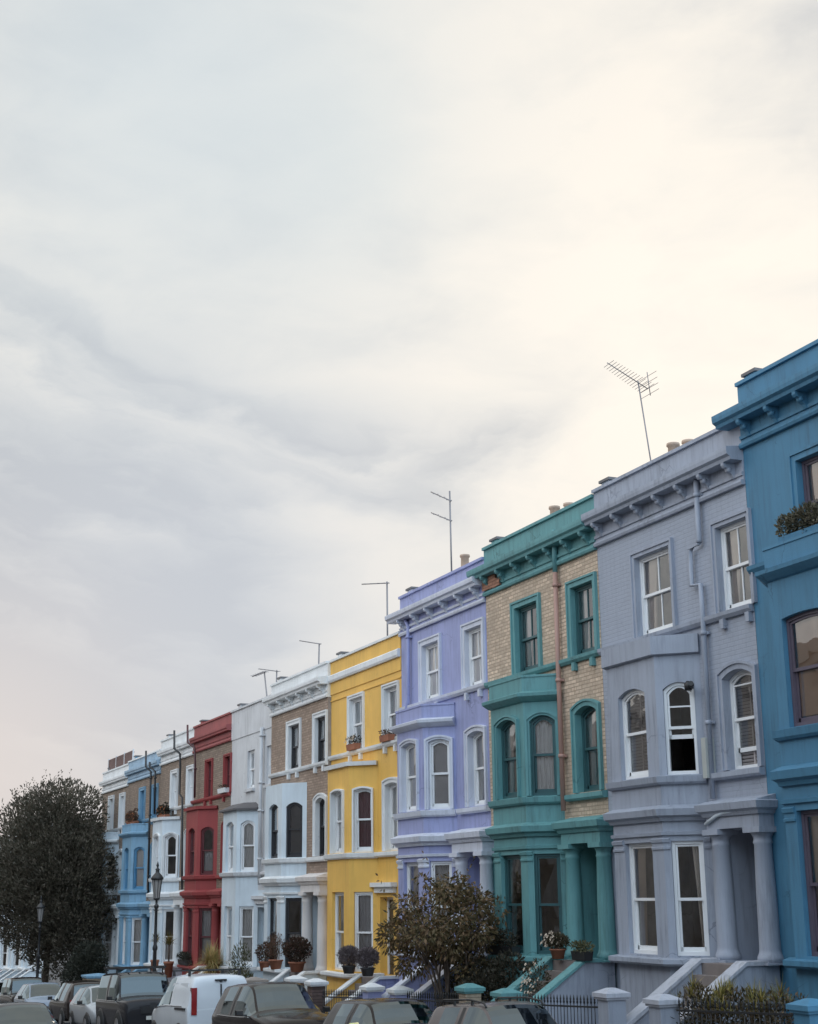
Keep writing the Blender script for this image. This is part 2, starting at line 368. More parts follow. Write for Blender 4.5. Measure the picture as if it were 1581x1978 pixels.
def arch_band(W, mb, l, r, lo, hi, rise, t, d0, d1, tz=None):   # frame band round an opening, t wide
    tz = t if tz is None else tz
    o_ = arc_pts(l-t, r+t, hi+tz, rise*1.12 if rise else 0); i_ = arc_pts(l, r, hi, rise)
    for (a, za), (b_, zb), (c, zc), (d, zd) in zip(i_, i_[1:], o_, o_[1:]):
        mb.hexa([W.p(a, za, d0), W.p(b_, zb, d0), W.p(d, zd, d0), W.p(c, zc, d0)], [W.p(a, za, d1), W.p(b_, zb, d1), W.p(d, zd, d1), W.p(c, zc, d1)])
    for x0, x1, s0, s1 in ((l-t, l, o_[0][1], i_[0][1]), (r, r+t, i_[-1][1], o_[-1][1])):
        mb.hexa([W.p(x0, lo, d0), W.p(x1, lo, d0), W.p(x1, s1, d0), W.p(x0, s0, d0)], [W.p(x0, lo, d1), W.p(x1, lo, d1), W.p(x1, s1, d1), W.p(x0, s0, d1)])

def curtain_sheet(W, mb, a0, a1, z0, z1, d, pinch=0, fold=.09, amp=.025, ph=0):
    n = max(6, int((a1-a0)/fold*4)); m_ = 5
    g = []
    for j in range(m_+1):
        row = []
        t = j/m_; z = z0+(z1-z0)*t
        for i in range(n+1):
            s_ = i/n; a = a0+(a1-a0)*s_
            if pinch: a = a0+(a-a0)*(1-abs(pinch)*(1-t)**.8) if pinch > 0 else a1-(a1-a)*(1-abs(pinch)*(1-t)**.8)
            row.append(W.p(a, z, d+amp*sin(i*pi/2+ph)*(1.2-.4*t)))
        g.append(row)
    for j in range(m_):
        for i in range(n): mb.face([g[j][i], g[j][i+1], g[j+1][i+1], g[j+1][i]], True)

def make_window(par, W, l, r, lo, hi, rise=0, dep=.15, frame='white', bars=0, cur='net', surround=None, sur_t=.15, sill=None, rail=.5, fanlight=0, openf=0, rnd=None, sur_lo=None):
    rnd = rnd or R; fm = MB(); fw_ = .06; d0, d1 = dep-.045, dep+.07
    arch_band(W, fm, l+fw_, r-fw_, lo, hi-fw_, rise, fw_-.002, d0, d1)
    W.bar(fm, l+fw_, r-fw_, lo, lo+.07, d0, d1)
    il, ir, ilo, ihi = l+fw_, r-fw_, lo+.07, hi-fw_
    mid = ilo+(ihi-ilo)*rail
    st = .042
    # upper sash (outer), lower sash (inner)
    arch_band(W, fm, il+st, ir-st, mid, ihi-st, rise, st-.003, dep-.02, dep+.02)
    W.bar(fm, il, ir, mid-.02, mid+.035, dep-.022, dep+.06)
    up_ = openf*(mid-ilo)
    W.bar(fm, il, il+st, ilo+up_, mid-.02+up_*.0, dep+.022, dep+.06); W.bar(fm, ir-st, ir, ilo+up_, mid-.02, dep+.022, dep+.06)
    W.bar(fm, il, ir, ilo+up_, ilo+up_+.08, dep+.022, dep+.06)
    if fanlight: W.bar(fm, il+st, ir-st, ihi-fanlight, ihi-fanlight+.03, dep-.018, dep+.018)
    for k in range(bars):
        a = il+(ir-il)*(k+1)/(bars+1)
        zt = ihi-rise*(2*(k+1)/(bars+1)-1)**2-.02
        W.bar(fm, a-.013, a+.013, mid+.03, zt, dep-.017, dep+.017); W.bar(fm, a-.013, a+.013, ilo+up_+.07, mid-.02, dep+.024, dep+.055)
    win = fm.build('window', FR[frame] if isinstance(frame, str) else frame, par)
    pb = MB(); tl = rnd.uniform(-.006, .006); t2 = rnd.uniform(-.008, .008)
    arc = arc_pts(il+.01, ir-.01, ihi, rise)
    pb.face([W.p(il+.01, mid, dep+tl), W.p(ir-.01, mid, dep-tl)]+[W.p(a, z, dep+.004-tl) for a, z in arc[::-1]])
    pb.face([W.p(il+.01, ilo+up_+.02, dep+.04+t2), W.p(ir-.01, ilo+up_+.02, dep+.04-t2), W.p(ir-.01, mid, dep+.044), W.p(il+.01, mid, dep+.044)])
    pb.build('pane', GL, win)
    cd = dep+.11; w_ = r-l
    if cur != 'none':
        k, c = (cur.split(':')+['white'])[:2]; cb = MB()
        if k in ('net', 'full'): curtain_sheet(W, cb, l-.03, r+.03, lo, hi+.02, cd, ph=rnd.random()*3)
        elif k == 'left': curtain_sheet(W, cb, l-.05, l+w_*.42, lo, hi, cd, pinch=.35)
        elif k == 'right': curtain_sheet(W, cb, r-w_*.42, r+.05, lo, hi, cd, pinch=-.35)
        elif k == 'both': curtain_sheet(W, cb, l-.05, l+w_*.36, lo, hi, cd, pinch=.3); curtain_sheet(W, cb, r-w_*.36, r+.05, lo, hi, cd, pinch=-.3)
        elif k == 'half': curtain_sheet(W, cb, l-.03, r+.03, lo, lo+(hi-lo)*.5, cd)
        elif k == 'blind': W.bar(cb, l-.02, r+.02, lo+(hi-lo)*rnd.uniform(.0, .1), hi, cd-.05, cd-.04)
        elif k == 'topblind': W.bar(cb, l-.02, r+.02, lo+(hi-lo)*.62, hi, cd-.05, cd-.04)
        elif k == 'shutter':
            z = lo+.02
            while z < hi-.05:
                cb.face([W.p(l, z, cd), W.p(r, z, cd), W.p(r, z+.045, cd-.035), W.p(l, z+.045, cd-.035)]); z += .062
            W.bar(cb, (l+r)/2-.02, (l+r)/2+.02, lo, hi, cd-.04, cd)
        cb.build('curtain', CUR[c], win)
    if surround is not None:
        sb = MB(); arch_band(W, sb, l+.006, r-.006, lo+.002, hi-.006, rise, .0055, -.02, dep-.047); zl = lo if sur_lo is None else sur_lo
        arch_band(W, sb, l, r, zl, hi, rise, sur_t, -.045, .0); arch_band(W, sb, l-sur_t+.05, r+sur_t-.05, zl, hi+sur_t-.05, rise*1.1, .05, -.075, -.044)
        sb.build('surround', surround, win)
    if sill is not None:
        s2 = MB(); W.bar(s2, l-.1, r+.1, lo-.11, lo-.003, -.1, .1); s2.build('sill', sill, win)
    return win

def make_house(c):
    x0, x1 = c['x']; w = x1-x0; lv = (c['zL'], c['z1'], c['z2'], c['zp']); zL = lv[0]
    P = [v-zL for v in lv]
    def Z(r):
        for i in range(3):
            if r <= RL[i+1] or i == 2: return P[i]+(r-RL[i])*(P[i+1]-P[i])/(RL[i+1]-RL[i])
    rnd = random.Random(c['seed']); yo = c.get('yo', 0)
    H = thing('terraced_house', c['label'], 'house', (x0, yo, EYE+zL))
    up, lowm, trim, fr = c['upper'], c['lower'], c['trim'], c.get('frame', 'white')
    mid = c.get('middle', up); e = .004
    base = c.get('base', lowm)
    xb, xc, xd = c.get('bay', (.0, 0, 0)) if 'bay' in c else (1.3, 3.07, 3.67)
    bd = .65; xa = xb-.6
    F = Wall((0, 0), (1, 0)); G = pave_z(x0)-(EYE+zL)-.5
    fx = c.get('win2', (w-3.5, w-.75)); rx = c.get('rx', w-.72)
    # ---- openings
    w2 = c.get('w2', (.56, .5)); h2 = c.get('h2', 1.6); op2 = [(fx[0]-w2[0], fx[0]+w2[0], P[2], P[2]+h2, 0, .15), (fx[1]-w2[1], fx[1]+w2[1], P[2], P[2]+h2*.98, 0, .15)]
    w1 = c.get('w1', .47); r1 = c.get('rise', .13)
    op1 = (rx-w1, rx+w1, Z(3.36), Z(5.17), r1, .19)
    pl, pr = xd+.36, w+.13; c1, c2 = xd+.52, w-.06
    if c.get('noporch'): dl, dr = w-1.75, w-.75; dop = (dl, dr, 0, Z(2.1), 0, .3)
    else: dl, dr = c1+.05, c2-.05; dop = (dl, dr, 0, Z(2.28), 0, .62)
    bayhole = (xa+.1, xd-.1, .02, Z(5.5), 0, 0)
    top = P[3]
    # ---- front wall, split where brick meets paint
    zf = Z(8.55)
    b = MB(); F.panel(b, w-e, Z(2.7), zf, [o for o in op2]+[op1, (bayhole[0], bayhole[1], Z(2.7), Z(5.5), 0, 0)], a0=e)
    b.build('front_wall', up, H)
    b = MB(); b.box(e, w-e, 9, 9.2, G, top-.3); b.build('back_wall', STONE, H)
    b = MB(); F.panel(b, w-e, G, Z(2.7), [dop, (bayhole[0], bayhole[1], .02, Z(2.7), 0, 0)], a0=e)
    b.build('ground_floor_wall', lowm, H)
    for x, s_ in ((e, 1), (w-e, -1)): b = MB(); b.face([(x, .003, G), (x, 9, G), (x, 9, top-.35), (x, .003, top-.35)]); b.build('side_wall', STONE, H)
    b = MB(); b.face([(e, .25, top-.45), (w-e, .25, top-.45), (w-e, 9.2, top-.9), (e, 9.2, top-.9)]); b.build('roof', LEAD, H)
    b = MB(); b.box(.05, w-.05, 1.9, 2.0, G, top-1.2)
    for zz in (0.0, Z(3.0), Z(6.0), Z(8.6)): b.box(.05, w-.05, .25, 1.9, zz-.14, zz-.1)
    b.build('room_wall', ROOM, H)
    # ---- frieze, cornice, parapet
    kind = c.get('cornice', 'bracket'); fz = c.get('frieze', trim); cm = c.get('cornmat', trim)
    b = MB(); b.box(.001, w-.001, -.03, .2, zf, top-.07); b.build('parapet', fz, H)
    b = MB(); b.box(-.0+e, w-e, -.09, .25, top-.07, top); b.build('parapet_coping', c.get('coping', trim), H)
    zc0, zc1 = Z(9.02), Z(9.26)
    L_, R_ = (-c.get('pj', .33) if c.get('lret') else e), w-e
    if kind == 'bracket' or kind == 'plain':
        pj = c.get('pj', .35) if kind == 'bracket' else .22
        b = MB(); b.sweep([(L_, -.03), (R_, -.03)], [(0, zc0), (pj*.75, zc0), (pj*.8, zc0+.06), (pj*.97, zc0+.1), (pj, zc0+.17), (pj, zc1), (0, zc1+.05)])
        b.sweep([(e, -.031), (R_, -.031)], [(0, zf), (.05, zf), (.07, zf+.05), (.05, zf+.1), (0, zf+.1)]); b.sweep([(e, -.031), (R_, -.031)], [(0, zf+.18), (.03, zf+.18), (.04, zf+.24), (0, zf+.26)])
        b.build('cornice', cm, H)
    if kind == 'bracket':
        nb = c.get('nb', 7); t = MB()
        pts = [(q*pj/.42*.92, z*.8) for q, z in ((.0, 0), (.34, 0), (.34, -.07), (.3, -.12), (.24, -.13), (.2, -.2), (.1, -.27), (.05, -.36), (0, -.38))]
        k_ = 6.5/nb; A = [(-.045, -o_-.03, zc0-.002+z_) for o_, z_ in pts]; B = [(.045, y, z) for _, y, z in A]
        for i in range(len(pts)-1): t.face([A[i], A[i+1], B[i+1], B[i]])
        t.face(A[::-1]); t.face(B)
        t.lathe(-.44*pj, zc0-.13, [(.02, -.06), (.05, -.05), (.05, .05), (.02, .06)], 10, ax=0)
        br = None
        for i in range(nb):
            x = w*(i+.35)/(nb-.3)
            if br is None: br = t.build('bracket', cm, H, loc=(x, 0, 0)); first = br
            else: o = first.copy(); C.objects.link(o); o.parent = H; o.location.x = x
    if kind == 'band':
        b = MB(); zz = Z(9.0)+c.get('bandoff', 0); b.sweep([(e, -.03), (R_, -.03)], [(0, zz), (.07, zz), (.1, zz+.06), (.1, zz+.2), (.06, zz+.24), (0, zz+.24)]); b.build('cornice', cm, H)
        b = MB(); b.sweep([(e, 0), (R_, 0)], [(0, Z(8.3)), (.03, Z(8.3)), (.03, Z(8.3)+.04), (0, Z(8.3)+.05)]); b.build('string_course', up, H)
    # ---- party wall and chimney
    b = MB(); b.box(-.16, .16, .28, 1.5, top-.5, top+.24); pw = b.build('party_wall', c.get('pw', trim), H)
    b = MB(); b.box(-.22, .22, .24, 1.56, top+.24, top+.3); b.build('coping', LEAD, pw)
    if c.get('pots'):
        b = MB(); ph = c.get('poth', 0)
        b.box(-.3, .3, 1.9, 3.6, top-1, top+.75+ph); b.box(-.35, .35, 1.85, 3.65, top+.75+ph, top+.83+ph); ch = b.build('chimney', mat('chimney_brick', (.34, .27, .2), .9, kind='brick'), H)
        for i in range(c['pots']):
            b = MB(); hh = .42+.12*(i % 2); b.lathe(rnd.uniform(-.06, .06), 2.1+.42*i, [(.15, top+.83+ph), (.13, top+.95+ph), (.12, top+.83+hh+ph), (.155, top+.86+hh+ph), (.15, top+.92+hh+ph), (.1, top+.92+hh+ph)], 14); b.build('chimney_pot', POT, ch)
    # ---- second floor string / sill
    sm = c.get('sillmat', trim)
    if not c.get('nostring'):
        b = MB(); b.sweep([(e, 0), (w-e, 0)], [(0, P[2]-.14), (.06, P[2]-.14), (.11, P[2]-.08), (.12, P[2]-.01), (0, P[2]-.001)])
        for x in (fx[0]-.45, fx[0]+.45, fx[1]-.4, fx[1]+.4):
            if x < w-.1: b.box(x-.06, x+.06, -.1, 0, P[2]-.32, P[2]-.141)
        b.build('string_course', sm, H)
    bars2 = c.get('bars2', 1); cu2 = c.get('cur2', ('net', 'net'))
    for i, o in enumerate(op2):
        make_window(H, F, *o[:4], 0, dep=.135, frame=fr, bars=bars2, cur=cu2[i], surround=c.get('sur', trim) if c.get('sur2', 1) else None, sur_t=c.get('sur_t', .16), sill=sm if c.get('nostring') else None, rnd=rnd)
    # ---- first floor right window
    cu1 = c.get('cur1', ('net', 'net', 'net'))
    make_window(H, F, *op1[:5], dep=.17, frame=fr, bars=c.get('bars1', 0), cur=cu1[2], surround=c.get('sur', trim) if c.get('sur1', 1) else None, sur_t=.15, rnd=rnd, openf=c.get('open1', 0), fanlight=c.get('fan', 0))
    b = MB(); b.sweep([(xd+.25 if not c.get('bandfull') else xd, 0), (w-e, 0)], [(0, Z(3.2)), (.1, Z(3.2)), (.14, Z(3.24)), (.14, Z(3.33)), (0, Z(3.35))]); b.build('sill_course', sm, H)
    # ---- bay
    baym = c.get('baymat', lowm)
    bp = [(xa, 0), (xb, -bd), (xc, -bd), (xd, 0)]
    Fb = Wall((xb, -bd), (1, 0)); Rb = Wall((xc, -bd), (xd-xc, bd)); Lb = Wall((xa, 0), (xb-xa, -bd)); wf = xc-xb; wr = hypot(xd-xc, bd)
    bw = c.get('bw', .5); wrr = .3; r1b = r1 if c.get('archbay', 1) else 0
    gh = c.get('gh', (.06, 2.13))
    g_l, g_h = Z(gh[0]), Z(gh[1]); f_l, f_h = Z(3.36), Z(5.12)
    og = [(wf/2-bw, wf/2+bw, g_l, g_h, 0), (wf/2-bw, wf/2+bw, f_l, f_h, r1b)]; orr = [(wr/2-wrr, wr/2+wrr, g_l, g_h, 0), (wr/2-wrr, wr/2+wrr, f_l, f_h, r1b)]
    zt = Z(c.get('baytop', 6.03)) if 'baytopz' not in c else c['baytopz']-zL
    b = MB(); Fb.panel(b, wf, G, zt, og, .15); Rb.panel(b, wr, G, zt, orr, .1); Lb.panel(b, hypot(xb-xa, bd), G, zt, [(o[0], o[1], *o[2:]) for o in orr], .1)
    b.face([(xa, 0, zt-.06), (xb, -bd, zt-.06), (xc, -bd, zt-.06), (xd, 0, zt-.06)])
    bay = b.build('bay', baym, H)
    cg = c.get('curg', ('left:cream', 'right:cream')); frb = c.get('frameg', fr); bsur = trim if c.get('baysur') else None; bt = c.get('baytrim', trim)
    make_window(H, Fb, *og[0][:5], dep=.14, frame=frb, cur=cg[0], rnd=rnd, rail=.48, bars=c.get('barsg', 0)); make_window(H, Rb, *orr[0][:5], dep=.1, frame=frb, cur=cg[1], rnd=rnd, rail=.48)
    make_window(H, Fb, *og[1][:5], dep=.14, frame=fr, cur=cu1[0], rnd=rnd, surround=bsur, sur_t=c.get('bst', .11)); make_window(H, Rb, *orr[1][:5], dep=.1, frame=fr, cur=cu1[1], rnd=rnd, surround=bsur, sur_t=c.get('bst', .1), openf=c.get('openb', 0), fanlight=c.get('fanb', 0))
    make_window(H, Lb, *orr[1][:5], dep=.1, frame=fr, cur='net', rnd=rnd); make_window(H, Lb, *orr[0][:5], dep=.1, frame=frb, cur='net', rnd=rnd)
    bk = c.get('baycap', 'box')
    b = MB()
    if bk == 'box': b.sweep(bp, [(0, zt-.38), (.05, zt-.38), (.09, zt-.36), (.09, zt), (-.1, zt)])
    elif bk == 'cornice': (b.sweep(bp, [(0, zt-.37), (.03, zt-.37), (.03, zt-.05), (.05, zt-.05), (.05, zt), (-.1, zt)]), b.build('bay_parapet', baym, H), b.__init__(), b.sweep(bp, [(0, zt-.62), (.06, zt-.6), (.13, zt-.55), (.19, zt-.5), (.2, zt-.43), (.0, zt-.36)]))
    elif bk == 'thin': b.sweep(bp, [(0, zt-.12), (.1, zt-.12), (.12, zt), (-.1, zt+.01)])
    elif bk == 'canopy': b.sweep(bp, [(0, zt-.05), (.16, zt-.06), (.16, zt+.0), (-.3, zt+.22)])
    b.build('bay_cornice', c.get('baycapm', bt), H)
    b = MB(); b.sweep(bp, [(0, Z(3.18)), (.06, Z(3.18)), (.1, Z(3.22)), (.12, Z(3.33)), (0, Z(3.35))]); b.build('bay_sill', c.get('baysillm', bt), H)
    if c.get('gfcorn', 1):
        b = MB(); b.sweep(bp, [(0, Z(2.5)), (.06, Z(2.5)), (.09, Z(2.56)), (.17, Z(2.6)), (.19, Z(2.72)), (0, Z(2.8))]); b.sweep(bp, [(0, Z(2.24)), (.05, Z(2.24)), (.06, Z(2.3)), (0, Z(2.31))])
        b.build('entablature', c.get('entm', bt), H)
        cap = [(0, Z(1.98)), (.025, Z(1.98)), (.03, Z(2.02)), (.01, Z(2.03)), (.012, Z(2.09)), (.04, Z(2.11)), (.055, Z(2.17)), (.0, Z(2.2))]
        b = MB(); b.sweep([bp[0], bp[1], (xb+wf/2-bw-.02, -bd)], cap); b.build('capital', c.get('capm', bt), H); b = MB()
        q = Rb.p(wr/2-wrr-.02, 0); b.sweep([(xb+wf/2+bw+.02, -bd), bp[2], q[:2]], cap); b.build('capital', c.get('capm', bt), H); b = MB()
        q = Rb.p(wr/2+wrr+.02, 0); b.sweep([q[:2], bp[3]], cap); b.build('capital', c.get('capm', bt), H)
    # ledge under the ground floor windows
    b = MB(); b.sweep([(xa-.1, 0)]+bp[1:3]+[(xd+.1, 0)], [(0, -.12), (.16, -.12), (.2, -.08), (.2, 0), (0, .02)]); b.build('ledge', c.get('ledge', bt), H)
    # ---- porch
    dm = c.get('door', mat('dark_door', (.03, .025, .025), .35, coat=.4))
    pm = c.get('porch', bt)
    if not c.get('noporch'):
        b = MB(); b.box(pl, pr, -.32, .0, Z(2.3), Z(2.62)); pp = [(pl, 0), (pl, -.32), (pr, -.32), (pr, 0)]
        b.sweep(pp, [(0, Z(2.52)), (.04, Z(2.52)), (.07, Z(2.58)), (.13, Z(2.62)), (.15, Z(2.74)), (0, Z(2.8)), (-.2, Z(2.8))]); b.hexa([(pl-.1, -.42, Z(2.7)), (pr+.1, -.42, Z(2.7)), (pr+.1, .0, Z(2.7)), (pl-.1, .0, Z(2.7))], [(pl-.1, -.42, Z(2.76)), (pr+.1, -.42, Z(2.76)), (pr+.1, 0, Z(2.86)), (pl-.1, 0, Z(2.86))])
        b.build('porch', c.get('porchm', pm), H)
        for x in (c1, c2):
            b = MB(); b.lathe(x, -.13, [(.23, .02), (.23, .1), (.2, .16), (.19, .2), (.185, .24), (.175, Z(1.2)), (.155, Z(2.0)), (.175, Z(2.03)), (.16, Z(2.06)), (.16, Z(2.12)), (.2, Z(2.18)), (.22, Z(2.2))], 24)
            b.box(x-.24, x+.24, -.37, .1, Z(2.2), Z(2.298)); b.box(x-.25, x+.25, -.38, .12, -.02, .019); b.build('column', c.get('colm', pm), H)
        D = Wall((dl, .6), (1, 0)); dw = dr-dl
    else:
        D = Wall((dl, .25), (1, 0)); dw = dr-dl
        b = MB(); b.box(dl-.3, dr+.3, -.2, 0, Z(2.38), Z(2.5)); b.box(dl-.22, dr+.22, -.1, 0, Z(2.22), Z(2.38)); b.build('door_hood', trim, H)
    b = MB(); dh = 2.05; D.bar(b, 0, dw, 0, .02, -.02, .06); D.bar(b, .1, dw-.1, .02, dh, 0, .05)
    for (p0, p1, q0, q1) in ((.18, dw/2-.06, .2, .9), (dw/2+.06, dw-.18, .2, .9), (.18, dw/2-.06, 1.05, 1.85), (dw/2+.06, dw-.18, 1.05, 1.85)): D.bar(b, p0, p1, q0, q1, -.02, .0)
    dr_ = b.build('door', dm, H); b = MB(); D.bar(b, 0, .1, 0, 2.6, -.03, .05); D.bar(b, dw-.1, dw, 0, 2.6, -.03, .05); D.bar(b, .1, dw-.1, dh, dh+.06, -.03, .05); b.build('door_frame', FR['white'] if c.get('wdoor') else baym, dr_)
    b = MB(); D.bar(b, .1, dw-.1, dh+.06, 2.6, 0, .01); b.build('fanlight', GL, dr_)
    b = MB(); b.lathe(dl+dw-.22, 1.0, [(.02, (.6 if not c.get('noporch') else .25)-.07), (.03, (.6 if not c.get('noporch') else .25)-.03)], 10, ax=1); b.build('handle', mat('brass', (.5, .36, .15), .3, metal=1), dr_)
    # ---- steps and stair walls
    sx0, sx1 = (c1-.1, c2+.0); gz = G+.5; n = 10; rise_ = -gz/n
    b = MB(); b.box(sx0, sx1, -.72, .9, gz-.3, -.02)
    for i in range(1, n): b.box(sx0, sx1, -.72-.2*i, -.72-.2*(i-1), gz-.3, -.02-rise_*i)
    b.build('steps', STEP, H)
    wl = .11
    for x, m_, side in ((sx0, c.get('swall', lowm), 0), (sx1, c.get('swall', lowm), 1)):
        y0, y1, y2 = -.05, -.74, -2.55; zt0, zt2 = -.02, -.02-.66*1.81
        b = MB(); prof = [(y0, gz-.4), (y0, zt0), (y1, zt0), (y2, zt2), (y2, gz-.4)]
        A = [(x-wl, y, z) for y, z in prof]; B = [(x+wl, y, z) for y, z in prof]
        for i in range(5): j = (i+1) % 5; b.face([A[i], A[j], B[j], B[i]])
        b.face(A[::-1]); 
        far_ = c.get('swall_out') if side else None
        if not far_: b.face(B)
        sw = b.build('stair_wall', m_, H)
        if far_: b = MB(); b.face([(p[0]+.002, p[1], p[2]) for p in B]); b.face(B); b.build('outer_face', far_, sw)
        b = MB(); q = wl+.05
        b.hexa([(x-q, y0, zt0), (x+q, y0, zt0), (x+q, y1-.02, zt0), (x-q, y1-.02, zt0)], [(x-q, y0, zt0+.07), (x+q, y0, zt0+.07), (x+q, y1, zt0+.07), (x-q, y1, zt0+.07)])
        b.hexa([(x-q, y1-.02, zt0), (x+q, y1-.02, zt0), (x+q, y2-.05, zt2-.03), (x-q, y2-.05, zt2-.03)], [(x-q, y1, zt0+.07), (x+q, y1, zt0+.07), (x+q, y2-.05, zt2+.055), (x-q, y2-.05, zt2+.055)])
        b.build('coping', c.get('stcop', trim), sw)
    for pts, m_, rr in c.get('pipes', ()):
        b = MB(); P_ = [(x-x0, y-yo, z-zL) for x, y, z in pts]; b.tube(P_, rr, 10)
        z = max(p[2] for p in P_)-.5
        for p, q in zip(P_, P_[1:]):
            if abs(p[0]-q[0]) < .25 and p[2]-q[2] > 1.2:
                k = p[2]-.3
                while k > q[2]+.2:
                    t = (p[2]-k)/(p[2]-q[2]); X = p[0]+(q[0]-p[0])*t; Y = p[1]+(q[1]-p[1])*t
                    b.lathe(X, Y, [(rr*1.35, k-.04), (rr*1.35, k+.04)], 10); b.box(X-rr*1.9, X+rr*1.9, Y+rr*.6, Y+rr*1.5, k-.025, k+.025); k -= 1.7
        b.build('drainpipe', m_, H)
    return H

pB = paint('deep_blue', (.065, .205, .33)); pG = paint('grey_blue', (.335, .37, .445)); pGb = mat('grey_blue_painted_brick', (.335, .37, .445), .65, kind='paintedbrick', var=.04, grime=.35, bump=.3)
pT = paint('teal', (.12, .30, .315), grime=.9); bBuff = mat('buff_brick', (.70, .56, .43), .9, kind='brick', bump=.9); bBrown = mat('brown_brick', (.43, .325, .255), .9, kind='brick', bump=.9)
bStock = mat('yellow_stock_brick', (.34, .265, .21), .9, kind='brick', bump=.9)
pP = paint('lilac', (.325, .355, .59)); pW = paint('white', WHITE, grime=.35); pPW = paint('pale_lilac_white', (.60, .63, .72), grime=.5)
pY = paint('yellow', (.80, .48, .11), grime=.35); pR = paint('red', (.30, .05, .05), grime=.4); pR2 = paint('dusty_red', (.32, .08, .08)); pLB = paint('light_blue', (.21, .38, .53))
pIW = paint('cool_white', (.62, .70, .76), grime=.35); pGW = paint('greyish_white', (.60, .61, .63), grime=.6)
pCap = paint('grey_cap', (.44, .46, .52)); pPink = mat('pinkish_pipe', (.40, .24, .2), .6)

